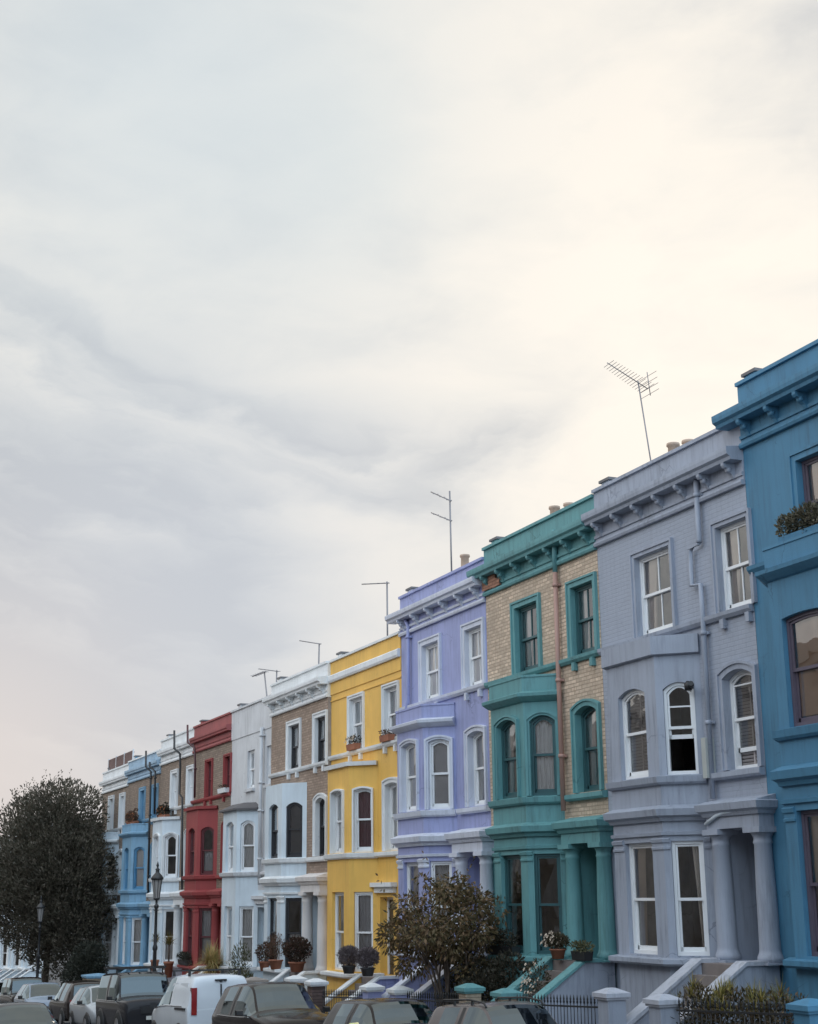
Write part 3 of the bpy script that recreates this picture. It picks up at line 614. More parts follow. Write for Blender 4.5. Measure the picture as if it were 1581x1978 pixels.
HOUSES = [
 dict(x=(-21.5, -15.9), zL=-1.13, z1=2.55, z2=5.72, zp=9.28, seed=1, pj=.37, rise=.045, bw=.6, upper=pB, lower=pB, trim=pB, frame='plum', cur2=('blind:tan', 'net'), cur1=('blind:tan', 'net', 'net'), curg=('left:cream', 'net'), bay=(1.3, 3.1, 3.7), baycap='cornice', baytop=6.3, pots=1, poth=-.45, lret=1,
      label='deep blue painted terraced house at the right edge, all details the same blue'),
 dict(x=(-26.98, -21.5), zL=-1.25, z1=2.07, z2=5.04, zp=8.6, seed=2, upper=pGb, lower=pG, trim=pG, cur2=('both:cream', 'left:cream'), cur1=('shutter:grey', 'none', 'shutter:grey'), curg=('both:cream', 'right:cream'), bay=(1.25, 3.05, 3.65), baycap='box', openb=.75, open1=.3, fanb=.42, fan=.22, sill=1, pots=2, poth=-.02, nb=7,
      w2=(.66, .5), h2=1.68, sur_t=.13, stcop=pCap, ledge=pG, w1=.46, baysillm=pG, win2=(2.2, 4.97), rx=4.85,
      pipes=[([(-22.93, -.1, 7.75), (-22.96, -.1, 6.55), (-22.96, -.1, 6.5)], pG, .055), ([(-22.96, -.1, 6.5), (-23.28, -.1, 6.42), (-23.3, -.1, 5.72), (-23.0, -.1, 5.68), (-22.99, -.1, 5.03), (-23.03, -.1, 1.62)], pG, .05)],
      label='grey-blue terraced house between the teal house and the deep blue one'),
 dict(x=(-32.6, -26.98), zL=-1.4, z1=2.02, z2=5.05, zp=8.52, seed=3, upper=bBuff, lower=pT, trim=pT, frame='teal', cur2=('both', 'both'), cur1=('both', 'net', 'both'), curg=('right:grey', 'none'), bay=(1.45, 3.12, 3.72), baycap='cornice', baysur=1, pots=2, poth=-.02, nb=7, lret=1, w2=(.58, .5), h2=1.6, swall_out=pG, win2=(2.2, 4.9), rx=4.87,
      pipes=[([(-28.72, -.1, 8.1), (-28.74, -.1, 7.1)], pT, .06), ([(-28.74, -.1, 7.1), (-28.76, -.1, 4.9), (-28.7, -.13, 1.7)], pPink, .055)],
      label='teal trimmed terraced house with buff brick upper floors'),
 dict(x=(-38.2, -32.6), zL=-1.5, z1=2.03, z2=5.08, zp=8.3, seed=4, rise=.08, upper=pP, lower=pP, trim=pPW, frieze=pP, cornmat=pPW, cur2=('blind', 'blind'), cur1=('blind:grey', 'blind:grey', 'left'), curg=('full:grey', 'full:grey'), bay=(1.2, 2.95, 3.6), baycap='cornice', baysur=1, baytrim=pPW, pots=1, poth=.1, nb=6, lret=1, coping=pP, w2=(.56, .5), h2=1.54, capm=pPW, sur_t=.17, wdoor=1,
      door=pPW, pipes=[([(-37.7, -.1, 7.6), (-37.45, -.1, 7.3), (-37.5, -.1, 5.2), (-37.62, -.1, 5.0), (-37.6, -.1, 4.0)], pP, .055)],
      label='lilac painted terraced house with pale cornice and window surrounds'),
 dict(x=(-44.1, -38.2), zL=-2.25, z1=1.1, z2=4.22, zp=7.3, seed=5, rise=.055, upper=pY, lower=pY, trim=pW, frieze=pY, cornice='band', coping=pW, cur2=('right:grey', 'full:wine'), cur1=('net', 'full:wine', 'net'), curg=('full:grey', 'full:grey'), bay=(1.5, 3.35, 4.0), baycap='thin', baytop=5.85, gfcorn=0, noporch=1, bandfull=1, pots=1, poth=-.4, archbay=1, baytrim=pW, baysur=1, bst=.035, sur_t=.12, win2=(2.3, 5.12), rx=5.12, swall_out=pP, gh=(.06, 2.25), ledge=pW, wdoor=1,
      label='bright yellow terraced house with white window surrounds'),
 dict(x=(-50.1, -44.1), zL=-2.37, z1=1.1, z2=4.1, zp=7.3, seed=6, yo=-.1, upper=bBrown, lower=pIW, trim=pW, frame='dark', cur2=('net', 'left'), cur1=('left:grey', 'blind:dark', 'none'), curg=('none', 'half'), bay=(1.5, 3.3, 3.95), baycap='none', baytop=5.75, pots=1, poth=-.4, nb=6, win2=(2.6, 5.3), rx=5.35, w2=(.58, .52), h2=1.5, frameg='dark', wdoor=1, porch=paint('warm_white', (.72, .68, .66), grime=.4),
      label='white and rough brown brick terraced house beside the yellow one'),
 dict(x=(-55.5, -50.1), zL=-2.55, z1=.74, z2=3.8, zp=6.98, seed=7, upper=pGW, lower=pIW, trim=pGW, cornice='none', cur2=('net', 'net'), cur1=('net', 'net', 'net'), curg=('net', 'net'), bay=(1.3, 3.1, 3.75), baycap='canopy', baycapm=mat('slate_canopy', (.10, .095, .10), .7), baytop=5.55, gfcorn=0, noporch=1, nostring=1, sur2=0, sur1=0, win2=(2.6, 4.95), rx=5.0, h2=1.42, w2=(.45, .42), pots=0,
      pipes=[([(-51.22, -.12, 5.9), (-51.25, -.12, 3.2), (-51.2, -.12, .3)], pGW, .07)],
      label='plain all white terraced house without a cornice'),
 dict(x=(-61.25, -55.5), zL=-2.72, z1=.7, z2=3.84, zp=6.97, seed=8, upper=bStock, lower=pR, trim=pR, frieze=pR2, cornmat=pR2, coping=pR2, cornice='plain', frame='red', cur2=('right', 'none'), cur1=('none', 'half:grey', 'none'), curg=('full:grey', 'full:grey'), bay=(1.5, 3.3, 3.95), baycap='thin', baytop=5.9, sur_t=.1, win2=(2.55, 5.3), rx=5.3, h2=1.45, w2=(.45, .42), pots=1, poth=-.6, stcop=pW,
      label='dark red terraced house with brick upper wall'),
 dict(x=(-67.2, -61.25), zL=-2.9, z1=.68, z2=3.75, zp=6.95, seed=9, upper=bStock, lower=pIW, trim=pW, cornice='plain', cur2=('net', 'net'), cur1=('net', 'none', 'net'), curg=('full:wine', 'half'), bay=(1.5, 3.3, 3.95), baycap='thin', baytop=5.85, baysur=1, win2=(2.7, 5.5), rx=5.4, h2=1.5, w2=(.48, .44), pots=1, poth=-.6, wdoor=1,
      pipes=[([(-63.2, -.42, 7.0), (-63.1, -.42, 6.2), (-62.85, -.22, 5.95), (-62.83, -.2, 5.4), (-62.83, -.2, 4.23), (-62.31, -.2, 4.02), (-62.0, -.2, 1.02), (-61.9, -.2, .2)], IRON, .048), ([(-60.9, -.42, 7.0), (-60.8, -.42, 6.25), (-60.4, -.22, 6.0), (-60.3, -.2, 5.4), (-60.25, -.2, 3.9)], mat('dark_red_pipe', (.07, .02, .025), .5), .045)],
      label='white terraced house with brick top and black waste pipe, beside the red house'),
 dict(x=(-74.1, -67.2), zL=-3.22, z1=.2, z2=3.5, zp=6.57, seed=10, upper=bStock, lower=pLB, trim=pLB, frieze=paint('pale_blue', (.33, .47, .60)), cornmat=paint('pale_blue', (.3, .4, .5)), coping=pW, cornice='plain', frame='blue', frameg='white', cur2=('left', 'none'), cur1=('net', 'net', 'net'), curg=('net', 'net'), bay=(2.1, 4.1, 4.75), baycap='cornice', baytop=6.1, win2=(3.3, 5.95), rx=6.1, h2=1.4, w2=(.46, .42), pots=1, poth=-.5,
      pipes=[([(-68.6, -.42, 6.6), (-68.55, -.42, 5.85), (-68.3, -.22, 5.6), (-68.3, -.2, 2.84), (-68.1, -.2, -.14)], IRON, .048), ([(-67.75, -.42, 6.0), (-67.72, -.42, 5.8), (-67.42, -.22, 5.55), (-67.4, -.2, 3.6)], IRON, .045)],
      label='light blue terraced house with brick band, far end of the row'),
 dict(x=(-80.6, -74.1), zL=-3.45, z1=.12, z2=3.35, zp=6.48, seed=11, upper=bStock, lower=pIW, trim=pW, cornice='plain', cur2=('net', 'net'), cur1=('net', 'none', 'none'), curg=('net', 'net'), bay=(2.3, 4.1, 4.75), baycap='cornice', baytop=6.1, win2=(2.5, 5.25), rx=5.4, h2=1.6, w2=(.5, .46), pots=0,
      label='last white terraced house of the row, roof screen above, half behind the big tree'),
]
for c in HOUSES: make_house(c)
for i in range(4):               # the terrace beyond the side street
    x1 = -97.5-6*i
    make_house(dict(x=(x1-6, x1), zL=-4.55-.25*i, z1=-1.2-.25*i, z2=1.8-.25*i, zp=4.95-.25*i, seed=20+i, upper=pIW, lower=pIW, trim=pW, cornice='plain', cur2=('net', 'net'), pots=0,
      label=['white house beyond the side street, nearest of the far terrace', 'white house of the far terrace, second beyond the side street', 'white house of the far terrace, third beyond the side street', 'white house of the far terrace at the very left edge'][i]))

# ------------------------------------------------------------------ cars
def catmull(K, n):
    out = []
    for i in range(len(K)-1):
        p0, p1, p2, p3 = K[max(i-1, 0)], K[i], K[i+1], K[min(i+2, len(K)-1)]
        for j in range(n):
            t = j/n
            v = []
            for a, b_, c, d in zip(p0, p1, p2, p3):
                m1 = (c-a)*.5 if (b_-a)*(c-b_) > 0 else 0; m2 = (d-b_)*.5 if (c-b_)*(d-c) > 0 else 0
                v.append((2*t**3-3*t**2+1)*b_+(t**3-2*t**2+t)*m1+(-2*t**3+3*t**2)*c+(t**3-t**2)*m2)
            out.append((v, i))
    out.append((list(K[-1]), len(K)-2)); return out
CAR = {   # stations rear -> front: x, z roof, z belt, half width roof, half width belt, z sill ; seg = what each stretch of side and top is
 'suv': dict(K=[(-2.32, .98, .92, .60, .72, .45), (-2.28, 1.12, 1.0, .72, .86, .36), (-2.02, 1.58, 1.03, .66, .90, .32), (-1.6, 1.67, 1.03, .64, .92, .28), (-.6, 1.70, 1.02, .64, .93, .26), (-.45, 1.70, 1.02, .64, .93, .26), (.25, 1.66, 1.02, .64, .93, .26), (.95, 1.14, 1.03, .74, .92, .26), (1.5, 1.05, .97, .78, .91, .28), (2.1, .92, .84, .72, .84, .32), (2.36, .72, .66, .60, .70, .40)], side=(3, 5, 6, 7), pil=(4,), ws=(6,), rw=(1,), L=4.7, r=.36, wx=(-1.4, 1.42)),
 'mini': dict(K=[(-1.85, .78, .72, .60, .66, .42), (-1.82, .98, .9, .64, .78, .34), (-1.62, 1.34, .93, .58, .82, .30), (-1.2, 1.40, .93, .57, .83, .26), (-.3, 1.42, .93, .58, .84, .24), (-.2, 1.42, .93, .58, .84, .24), (.35, 1.37, .93, .58, .84, .24), (.85, 1.0, .93, .66, .82, .24), (1.3, .93, .85, .66, .80, .26), (1.75, .80, .72, .6, .72, .32), (1.9, .62, .56, .5, .62, .38)], side=(3, 5, 6, 7), pil=(4,), ws=(6,), rw=(1,), L=3.8, r=.31, wx=(-1.2, 1.2)),
 'box': dict(K=[(-2.25, 1.0, .95, .74, .78, .50), (-2.22, 1.2, 1.1, .78, .86, .42), (-2.12, 1.84, 1.14, .74, .88, .36), (-1.6, 1.90, 1.14, .75, .89, .34), (-.6, 1.92, 1.14, .75, .9, .32), (-.45, 1.92, 1.14, .75, .9, .32), (.55, 1.86, 1.14, .75, .9, .32), (.95, 1.24, 1.14, .80, .9, .32), (1.5, 1.19, 1.1, .82, .9, .34), (2.1, 1.14, 1.02, .80, .87, .38), (2.22, .90, .84, .72, .8, .45)], side=(2, 3, 5, 6, 7), pil=(4,), ws=(6,), rw=(1,), L=4.4, r=.41, wx=(-1.3, 1.35)),
 'van': dict(K=[(-2.12, 1.0, .95, .72, .78, .40), (-2.10, 1.4, 1.1, .74, .84, .34), (-2.02, 1.76, 1.12, .68, .86, .30), (-1.6, 1.82, 1.12, .68, .87, .28), (-.6, 1.84, 1.12, .68, .88, .26), (-.45, 1.84, 1.12, .68, .88, .26), (.5, 1.74, 1.1, .66, .88, .26), (1.3, 1.12, 1.02, .70, .87, .26), (1.7, 1.0, .92, .70, .84, .28), (2.05, .84, .76, .62, .76, .34), (2.18, .62, .56, .5, .64, .4)], side=(5, 6, 7), pil=(4,), ws=(6,), rw=(), L=4.2, r=.32, wx=(-1.3, 1.35)),
 'hatch': dict(K=[(-2.05, .82, .78, .60, .70, .42), (-2.02, 1.0, .93, .66, .82, .34), (-1.72, 1.40, .96, .6, .86, .28), (-1.2, 1.47, .95, .60, .87, .26), (-.4, 1.49, .94, .60, .88, .24), (-.28, 1.49, .94, .60, .88, .24), (.3, 1.44, .93, .60, .88, .24), (1.05, 1.0, .92, .70, .87, .24), (1.5, .92, .84, .70, .84, .26), (1.95, .78, .70, .62, .76, .32), (2.12, .60, .54, .5, .62, .38)], side=(3, 5, 6, 7), pil=(4,), ws=(6,), rw=(1,), L=4.2, r=.32, wx=(-1.28, 1.3)),
}
TYRE = mat('tyre_rubber', (.018, .018, .018), .85); RIM = mat('alloy_rim', (.35, .35, .36), .35, metal=.8); TRIMB = mat('black_plastic', (.02, .02, .022), .5)
def carpaint(n, col, metal=.2): return mat('car_paint_'+n, col, .12, metal=0, var=.04, bump=0, coat=.0, spec=.16)
def make_car(kind, m_, label, X, Y, facing=1, group='cars parked along the kerb', sc=1, mir=None, extra=(), dz=0, rz=0, plate='white'):
    d = CAR[kind]; n = 6; ST = catmull(d['K'], n)
    H = thing('parked_van' if kind == 'van' else 'parked_car', label, 'van' if kind == 'van' else 'car', (X, Y, road_z(X)+dz), (0 if facing > 0 else pi)+rz, group)
    H.rotation_euler.y = math.atan(.045)*(-1 if facing > 0 else 1); H.scale = (sc, sc, sc)
    rings = []
    for (x, zt, zb, wt, wb, zs), seg in ST:
        wm = wb+.02; zm = max(zs+.1, (zb+zs)*.5); cr = .035
        half = [(0, zt+cr), (wt*.35, zt+cr*.86), (wt*.7, zt+cr*.45), (wt*.93, zt-.01), (wt, zt-.05 if zt-zb > .15 else zt-.02), ((wt+wb)/2+.015, (zt-.05+zb)/2), (wb-.02, zb+.01), (wb, zb-.03), (wb+.012, zb-.09), (wb-.005, zm), (wb-.03, zs+.12), (wb-.09, zs), (0, zs)]
        rings.append([(x, -y, z) for y, z in half]+[(x, y, z) for y, z in half[-2:0:-1]])
    M = len(rings[0]); body = MB(); sg = [MB(), MB(), MB(), MB()]; dp_ = [MB(), MB()]; ws = MB(); rw = MB(); body.v = [p for r in rings for p in r]
    for k in range(len(rings)-1):
        s_ = ST[k][1]; pos = k % n
        for i in range(M):
            j = (i+1) % M; q = [rings[k][i], rings[k][j], rings[k+1][j], rings[k+1][i]]
            hi = i if i < 12 else M-1-i
            tgt = None
            inset = (s_ in d['side'])
            if hi in (4, 5) and inset:
                first = (s_-1 not in d['side']); last = (s_+1 not in d['side'])
                okk = not (first and pos == 0) and not (last and pos == n-1)
                if s_ == 7: okk = False
                if okk: tgt = sg[(0 if i < 12 else 1)+(2 if s_ > 4 else 0)]
            if hi in (4, 5) and s_ in d['pil'] and kind != 'van': tgt = dp_[0 if i < 12 else 1]
            if hi in (0, 1, 2) and s_ in d['ws'] : tgt = ws
            if hi in (0, 1, 2) and s_ in d['rw'] and pos > 0 : tgt = rw
            if tgt is not None: tgt.face(q, True)
            else: body.f.append((k*M+i, k*M+j, (k+1)*M+j, (k+1)*M+i)); body.sm.append(True)
    body.f.append(tuple(range(M))); body.sm.append(False); body.f.append(tuple((len(rings)-1)*M+i for i in range(M))[::-1]); body.sm.append(False)
    bo = body.build('body', m_, H)
    ws.build('windscreen', GLC, H)
    if rw.f: rw.build('rear_window', GLC, H)
    for s_ in sg:
        if s_.f: s_.build('side_window', GLC, H)
    for s_ in dp_:
        if s_.f: s_.build('door_pillar', TRIMB, H)
    for s_ in (-1, 1):
        b = MB(); pts_ = [(x, s_*(wb+.012), zb-.015) for (x, zt, zb, wt, wb, zs), seg in ST if (3 <= seg <= 6 or (seg == 7 and x < d['K'][7][0]+.05))]
        b.tube(pts_, .011, 6); b.build('waist_trim', mat('bright_trim', (.5, .5, .5), .25, metal=.9, bump=0), H)
    xf, xr = d['K'][-1][0], d['K'][0][0]; zb = d['K'][8][2]; hw = d['K'][7][4]
    b = MB(); b.box(-1.0, .4, -hw*.7, hw*.7, .3, d['K'][7][2]-.15)
    for y in (-.38, .38):
        b.box(.0, .14, y-.22, y+.22, .5, 1.12); b.box(.02, .12, y-.1, y+.1, 1.12, 1.32 if kind != 'mini' else 1.2)
    b.build('seats', TRIMB, H)
    zf = d['K'][9][2]
    b = MB(); b.box(xf-.16, xf+.03, -.42, .42, zf-.24, zf-.04); b.build('grille', TRIMB, H)
    lm = mat('headlamp_glass', (.55, .58, .6), .12, coat=1, bump=0)
    for s_ in (-1, 1):
        b = MB(); y0, y1 = s_*hw*.48, s_*hw*.86; b.hexa([(xf-.02, y0, zf-.15), (xf-.2, y1, zf-.14), (xf-.26, y1, zf+.0), (xf-.1, y0, zf-.03)], [(xf-.3, y0, zf-.15), (xf-.45, y1*.95, zf-.14), (xf-.45, y1*.95, zf), (xf-.3, y0, zf-.03)]); b.build('headlight', lm, H)
        b = MB(); z0 = d['K'][1][2]-.05; b.box(xr-.02, xr+.12, s_*hw*.80-.07, s_*hw*.80+.07, z0-.15, z0+.12 if kind != 'van' else z0+.5); b.build('tail_light', mat('tail_light_red', (.28, .02, .025), .2, coat=1, bump=0), H)
        b = MB(); xm, zm = d['K'][7][0]-.28, d['K'][7][2]+.06
        b.hexa([(xm-.06, s_*(hw+.04), zm-.05), (xm-.06, s_*(hw+.22), zm-.04), (xm-.06, s_*(hw+.22), zm+.08), (xm-.06, s_*(hw+.04), zm+.09)], [(xm+.07, s_*(hw+.07), zm-.03), (xm+.03, s_*(hw+.2), zm-.02), (xm+.03, s_*(hw+.2), zm+.06), (xm+.07, s_*(hw+.07), zm+.06)]); b.box(xm-.04, xm+.02, min(s_*hw*.92, s_*(hw+.08)), max(s_*hw*.92, s_*(hw+.08)), zm-.05, zm-.02); b.build('wing_mirror', mir or TRIMB, H)
        for wx in d['wx']:
            r = d['r']; y = s_*(hw-.06)
            b = MB(); a = [(r+.06, y+s_*.0), (r+.07, y+s_*.075), (r-.02, y+s_*.07)]; b.lathe(wx, r-.0, a, 26, cap=False, ax=1)
            b.lathe(wx, r, [(r-.01, y+s_*.071), (.05, y+s_*.0711)], 26, cap=False, ax=1); b.build('wheel_arch', TRIMB, H)
            b = MB(); b.lathe(wx, r, [(r*.6, y+s_*.11), (r*.93, y+s_*.12), (r, y+s_*.08), (r, y-s_*.12), (r*.9, y-s_*.14)], 26, ax=1); w_ = b.build('wheel', TYRE, H)
            b = MB(); b.lathe(wx, r, [(r*.62, y+s_*.121), (r*.56, y+s_*.1), (r*.2, y+s_*.125), (.03, y+s_*.13)], 26, ax=1); b.build('rim', RIM, w_)
    b = MB(); b.box(xf-.1, xf+.045, -.26, .26, zf-.42, zf-.31); b.build('number_plate', mat('white_plate', (.6, .6, .56), .4, bump=0), H)
    b = MB(); zr = .95 if kind != 'van' else .62; b.box(xr-.03, xr+.05, -.26, .26, zr-.06, zr+.06); b.build('number_plate', mat('yellow_plate', (.62, .42, .08), .4, bump=0), H)
    b = MB()
    for x in (xf-.12, xr-.02): b.box(x, x+.14, -hw*.8, hw*.8, .28, .46)
    b.build('bumper', TRIMB, H)
    zr = d['K'][4][1]; wr = d['K'][4][3]
    if 'rails' in extra:
        for s_ in (-1, 1):
            b = MB(); b.tube([(-1.75, s_*wr*.93, zr-.02), (-1.6, s_*wr*.93, zr+.07), (-.4, s_*wr*.93, zr+.09), (.2, s_*wr*.93, zr+.04), (.3, s_*wr*.93, zr-.04)], .018, 8)
            for x in (-1.1, -.3): b.box(x-.03, x+.03, s_*wr*.93-.015, s_*wr*.93+.015, zr-.02, zr+.08)
            b.build('roof_rail', TRIMB, H)
    if 'rack' in extra:
        b = MB(); a = .72
        for y in (-a, -a/2, 0, a/2, a): b.box(-1.8, .5, y-.02, y+.02, zr+.16, zr+.2)
        for x in (-1.8, -1.2, -.6, 0, .46): b.box(x, x+.04, -a, a, zr+.12, zr+.16)
        for x in (-1.5, .1):
            for y in (-a, a): b.box(x, x+.04, y-.02, y+.02, zr-.04, zr+.16)
        b.build('roof_rack', TRIMB, H)
    if 'bars' in extra:
        for x in (-1.5, .1):
            b = MB(); b.box(x-.03, x+.03, -.7, .7, zr+.1, zr+.14)
            for y in (-.66, .66): b.box(x-.03, x+.03, y-.03, y+.03, zr-.02, zr+.1)
            b.build('roof_bar', TRIMB, H)
    if kind == 'van':            # rear doors: split line, hinge side lamps, dark lower step, side panels pressed in
        b = MB(); b.box(xr-.02, xr+.02, -.015, .015, .5, 1.62); b.box(xr-.035, xr+.0, .06, .12, .9, 1.0); b.build('door_seam', TRIMB, H)
        b = MB(); b.lathe(.0, 1.70, [(.035, xr+.0), (.035, xr+.12)], 10, ax=0); b.box(xr+.0, xr+.12, -.15, .15, 1.70, 1.74); b.build('brake_light', TRIMB, H)
        for s_ in (-1, 1):
            for x0_, x1_ in ((-1.75, -.9), (-.75, -.1)):
                b = MB(); y = s_*.865
                zz = [(1.18, .845), (1.62, .73)]
                b.hexa([(x0_, s_*.838, 1.2), (x1_, s_*.838, 1.2), (x1_-.04, s_*.728, 1.66), (x0_+.06, s_*.728, 1.66)], [(x0_, s_*.828, 1.2), (x1_, s_*.828, 1.2), (x1_-.04, s_*.718, 1.66), (x0_+.06, s_*.718, 1.66)]); b.build('side_panel', m_, H)
            b = MB(); b.box(-1.9, 1.0, min(s_*.88, s_*.915), max(s_*.88, s_*.915), .52, .60); b.box(-1.95, -.95, min(s_*.87, s_*.905), max(s_*.87, s_*.905), 1.02, 1.07); b.build('rubbing_strip', TRIMB, H)
    return H
pc_black = carpaint('black', (.018, .015, .015)); pc_grey = carpaint('taupe', (.13, .11, .105), .5); pc_white = carpaint('white', (.66, .70, .74), 0); pc_dgrey = carpaint('dark_grey', (.03, .03, .034), .4); pc_silver = carpaint('silver', (.42, .44, .46), .6); pc_brown = carpaint('dark_brown', (.03, .023, .021), .4); pc_sb = carpaint('blue_silver', (.26, .31, .38), .6)
KY = -5.6
make_car('suv', pc_grey, 'taupe grey four-wheel-drive with roof rails, nearest parked car by the teal house railings', -20.7, KY, extra=('rails',), sc=.81)
make_car('mini', pc_black, 'small black car with pale yellow mirror caps parked in front of the lilac house gate', -25.4, KY, sc=.96, mir=mat('pale_yellow_mirror', (.72, .66, .30), .35, bump=0))
make_car('suv', pc_black, 'glossy black four-wheel-drive facing us, parked right behind the white van', -32.2, KY, sc=.95)
make_car('van', pc_white, 'white panel van seen from behind with its doors shut', -38.6, KY, facing=-1, extra=('bars',), group=None, sc=.98)
make_car('box', pc_dgrey, 'boxy dark grey off-roader with a flat roof rack and wide wheel arches', -45.6, KY, extra=('rack',), sc=.97)
make_car('hatch', pc_silver, 'pale silver car facing us just behind the boxy dark off-roader', -50.4, KY, sc=.98)
make_car('suv', pc_brown, 'dark hatchback seen from behind with red tail lights, between two silver cars', -55.4, KY+.1, facing=-1, sc=.93)
make_car('hatch', pc_sb, 'blue silver car facing us, left of the dark hatchback with red tail lights', -62.2, KY-.1)
make_car('box', pc_brown, 'dark upright four-wheel-drive facing us, far down the row by the second street lamp', -67.6, KY, sc=.88)
make_car('hatch', pc_silver, 'pale car at the far left end of the kerbside row', -74.6, KY)
make_car('hatch', pc_dgrey, 'dark car across the road at the bottom left corner, only roof and windscreen visible', -34.5, -10.75, sc=.9, group=None)

# ------------------------------------------------------------------ gate pillars, railings
def pillar(x, zt, label, shaft, cap, w=.35, y=-2.5, group='gate pillars'):
    z0 = pave_z(x)-.05; H = thing('gate_pillar', label, 'pillar', (x, y, z0), 0, group); h = zt-z0
    b = MB(); a = w/2; b.box(-a, a, -a, a, 0, h-.16); b.box(-a-.03, a+.03, -a-.03, a+.03, 0, .2); b.build('shaft', shaft, H)
    b = MB(); q = a+.07; b.box(-a-.04, a+.04, -a-.04, a+.04, h-.16, h-.12)
    lo = [(-q, -q, h-.12), (q, -q, h-.12), (q, q, h-.12), (-q, q, h-.12)]; hi = [(x_, y_, h-.05) for x_, y_, _ in lo]; b.hexa(lo, hi)
    t = .06; b.hexa([(x_, y_, h-.0499) for x_, y_, _ in lo], [(-t, -t, h+.03), (t, -t, h+.03), (t, t, h+.03), (-t, t, h+.03)]); b.build('cap', cap, H)
bPillar = mat('pillar_brick', (.46, .37, .28), .9, kind='brick', bump=.8); bDark = mat('dark_pillar_brick', (.13, .09, .08), .9, kind='brick', bump=.8)
pillar(-22.95, .58, 'grey-blue gate pillar left of the grey-blue house steps', pG, pCap)
pillar(-21.3, .57, 'grey-blue gate pillar right of the grey-blue house steps, beside the yellowish hedge', pG, pCap)
pillar(-28.7, .37, 'brick gate pillar with teal cap left of the teal house steps', bPillar, pT)
pillar(-27.0, .36, 'brick gate pillar with teal cap right of the teal house steps', bPillar, pT)
pillar(-34.25, .10, 'lilac gate pillar with white cap left of the lilac house steps', pP, pW)
pillar(-32.5, .13, 'lilac gate pillar with white cap by the bushy tree', pP, pW)
pillar(-38.3, .02, 'dark brick gate pillar with white cap right of the yellow house steps', bDark, pW, w=.38)
pillar(-40.0, .02, 'dark brick gate pillar with white cap left of the yellow house steps', bDark, pW, w=.38)
pillar(-43.9, -.20, 'low brown gate pillar with stone cap beside the white and brick house', bDark, STONE, w=.55)
pillar(-67.4, -1.12, 'broad brick pier with pale blue cap in front of the light blue house', bPillar, pLB, w=1.1)
pillar(-17.5, .72, 'deep blue gate pillar at the right edge beyond the hedge', pB, pB)
def railing(x0, x1, label, y=-2.5, drop=.0):
    H = thing('iron_railing', label, 'railing', ((x0+x1)/2, y, 0), 0, 'front garden railings'); xm = (x0+x1)/2
    za = lambda x: pave_z(x)
    b = MB(); A = lambda x, h, yy: (x-xm, yy, za(x)+h)
    b.hexa([A(x0, -.1, -.13), A(x1, -.1, -.13), A(x1, -.1, .13), A(x0, -.1, .13)], [A(x0, .45, -.13), A(x1, .45, -.13), A(x1, .45, .13), A(x0, .45, .13)]); b.build('dwarf_wall', bDark, H)
    for i, h in enumerate((.55, 1.02)):
        b = MB(); b.hexa([A(x0, h, -.02), A(x1, h, -.02), A(x1, h, .02), A(x0, h, .02)], [A(x0, h+.03, -.02), A(x1, h+.03, -.02), A(x1, h+.03, .02), A(x0, h+.03, .02)]); b.build('rail', IRON, H)
    n = int((x1-x0)/.125); x = x0+.06
    first = None; t = MB(); t.tube([(0, 0, .45), (0, 0, 1.08)], .009, 6); t.lathe(0, 0, [(.009, 1.08), (.02, 1.11), (.011, 1.14), (.017, 1.16), (.002, 1.24)], 6)
    for i in range(n):
        xx = x0+.06+i*.125
        if first is None: first = t.build('spike_bar', IRON, H, loc=(xx-xm, 0, za(xx))); o = first
        else: o = first.copy(); C.objects.link(o); o.parent = H; o.location = (xx-xm, 0, za(xx))
railing(-26.6, -23.35, 'black spiked railing between the teal house gate and the grey-blue gate')
railing(-32.1, -29.1, 'black spiked railing in front of the bushy tree')
railing(-20.9, -17.9, 'black spiked railing under the yellowish hedge')
railing(-37.8, -34.7, 'black railing in front of the lilac stair wall')

# ------------------------------------------------------------------ street lamps
def street_lamp(x, y, label):
    z0 = pave_z(x); H = thing('street_lamp', label, 'street lamp', (x, y, z0), 0, 'street lamps')
    b = MB(); b.lathe(0, 0, [(.16, 0), (.16, .12), (.11, .2), (.11, .95), (.13, 1.0), (.075, 1.1), (.06, 2.4), (.085, 2.45), (.085, 2.52), (.055, 2.6), (.045, 3.75), (.08, 3.8), (.08, 3.86), (.04, 3.9), (.04, 4.02), (.11, 4.06), (.11, 4.1)], 16); b.build('post', IRON, H)
    b = MB(); b.tube([(-.28, 0, 3.7), (.28, 0, 3.7)], .014, 8); b.build('ladder_bar', IRON, H)
    b = MB(); b.lathe(0, 0, [(.09, 4.1), (.165, 4.7)], 8, cap=False); la = b.build('lantern', mat('frosted_lantern_glass', (.55, .53, .52), .25, bump=0, trans=.5), H)
    b = MB()
    for i in range(8):
        a = 2*pi*i/8; b.tube([(.092*cos(a), .092*sin(a), 4.1), (.168*cos(a), .168*sin(a), 4.7)], .011, 5)
    b.build('lantern_frame', IRON, la)
    b = MB(); b.lathe(0, 0, [(.2, 4.69), (.215, 4.73), (.19, 4.79), (.13, 4.86), (.07, 4.92), (.06, 4.99), (.08, 5.03), (.035, 5.07), (.03, 5.12), (.05, 5.15), (.005, 5.3)], 16); b.build('lantern_roof', IRON, H)
street_lamp(-49.6, -4.2, 'tall black street lamp with glass lantern in front of the pale houses')
street_lamp(-73.2, -4.2, 'black heritage street lamp standing against the big dark tree')

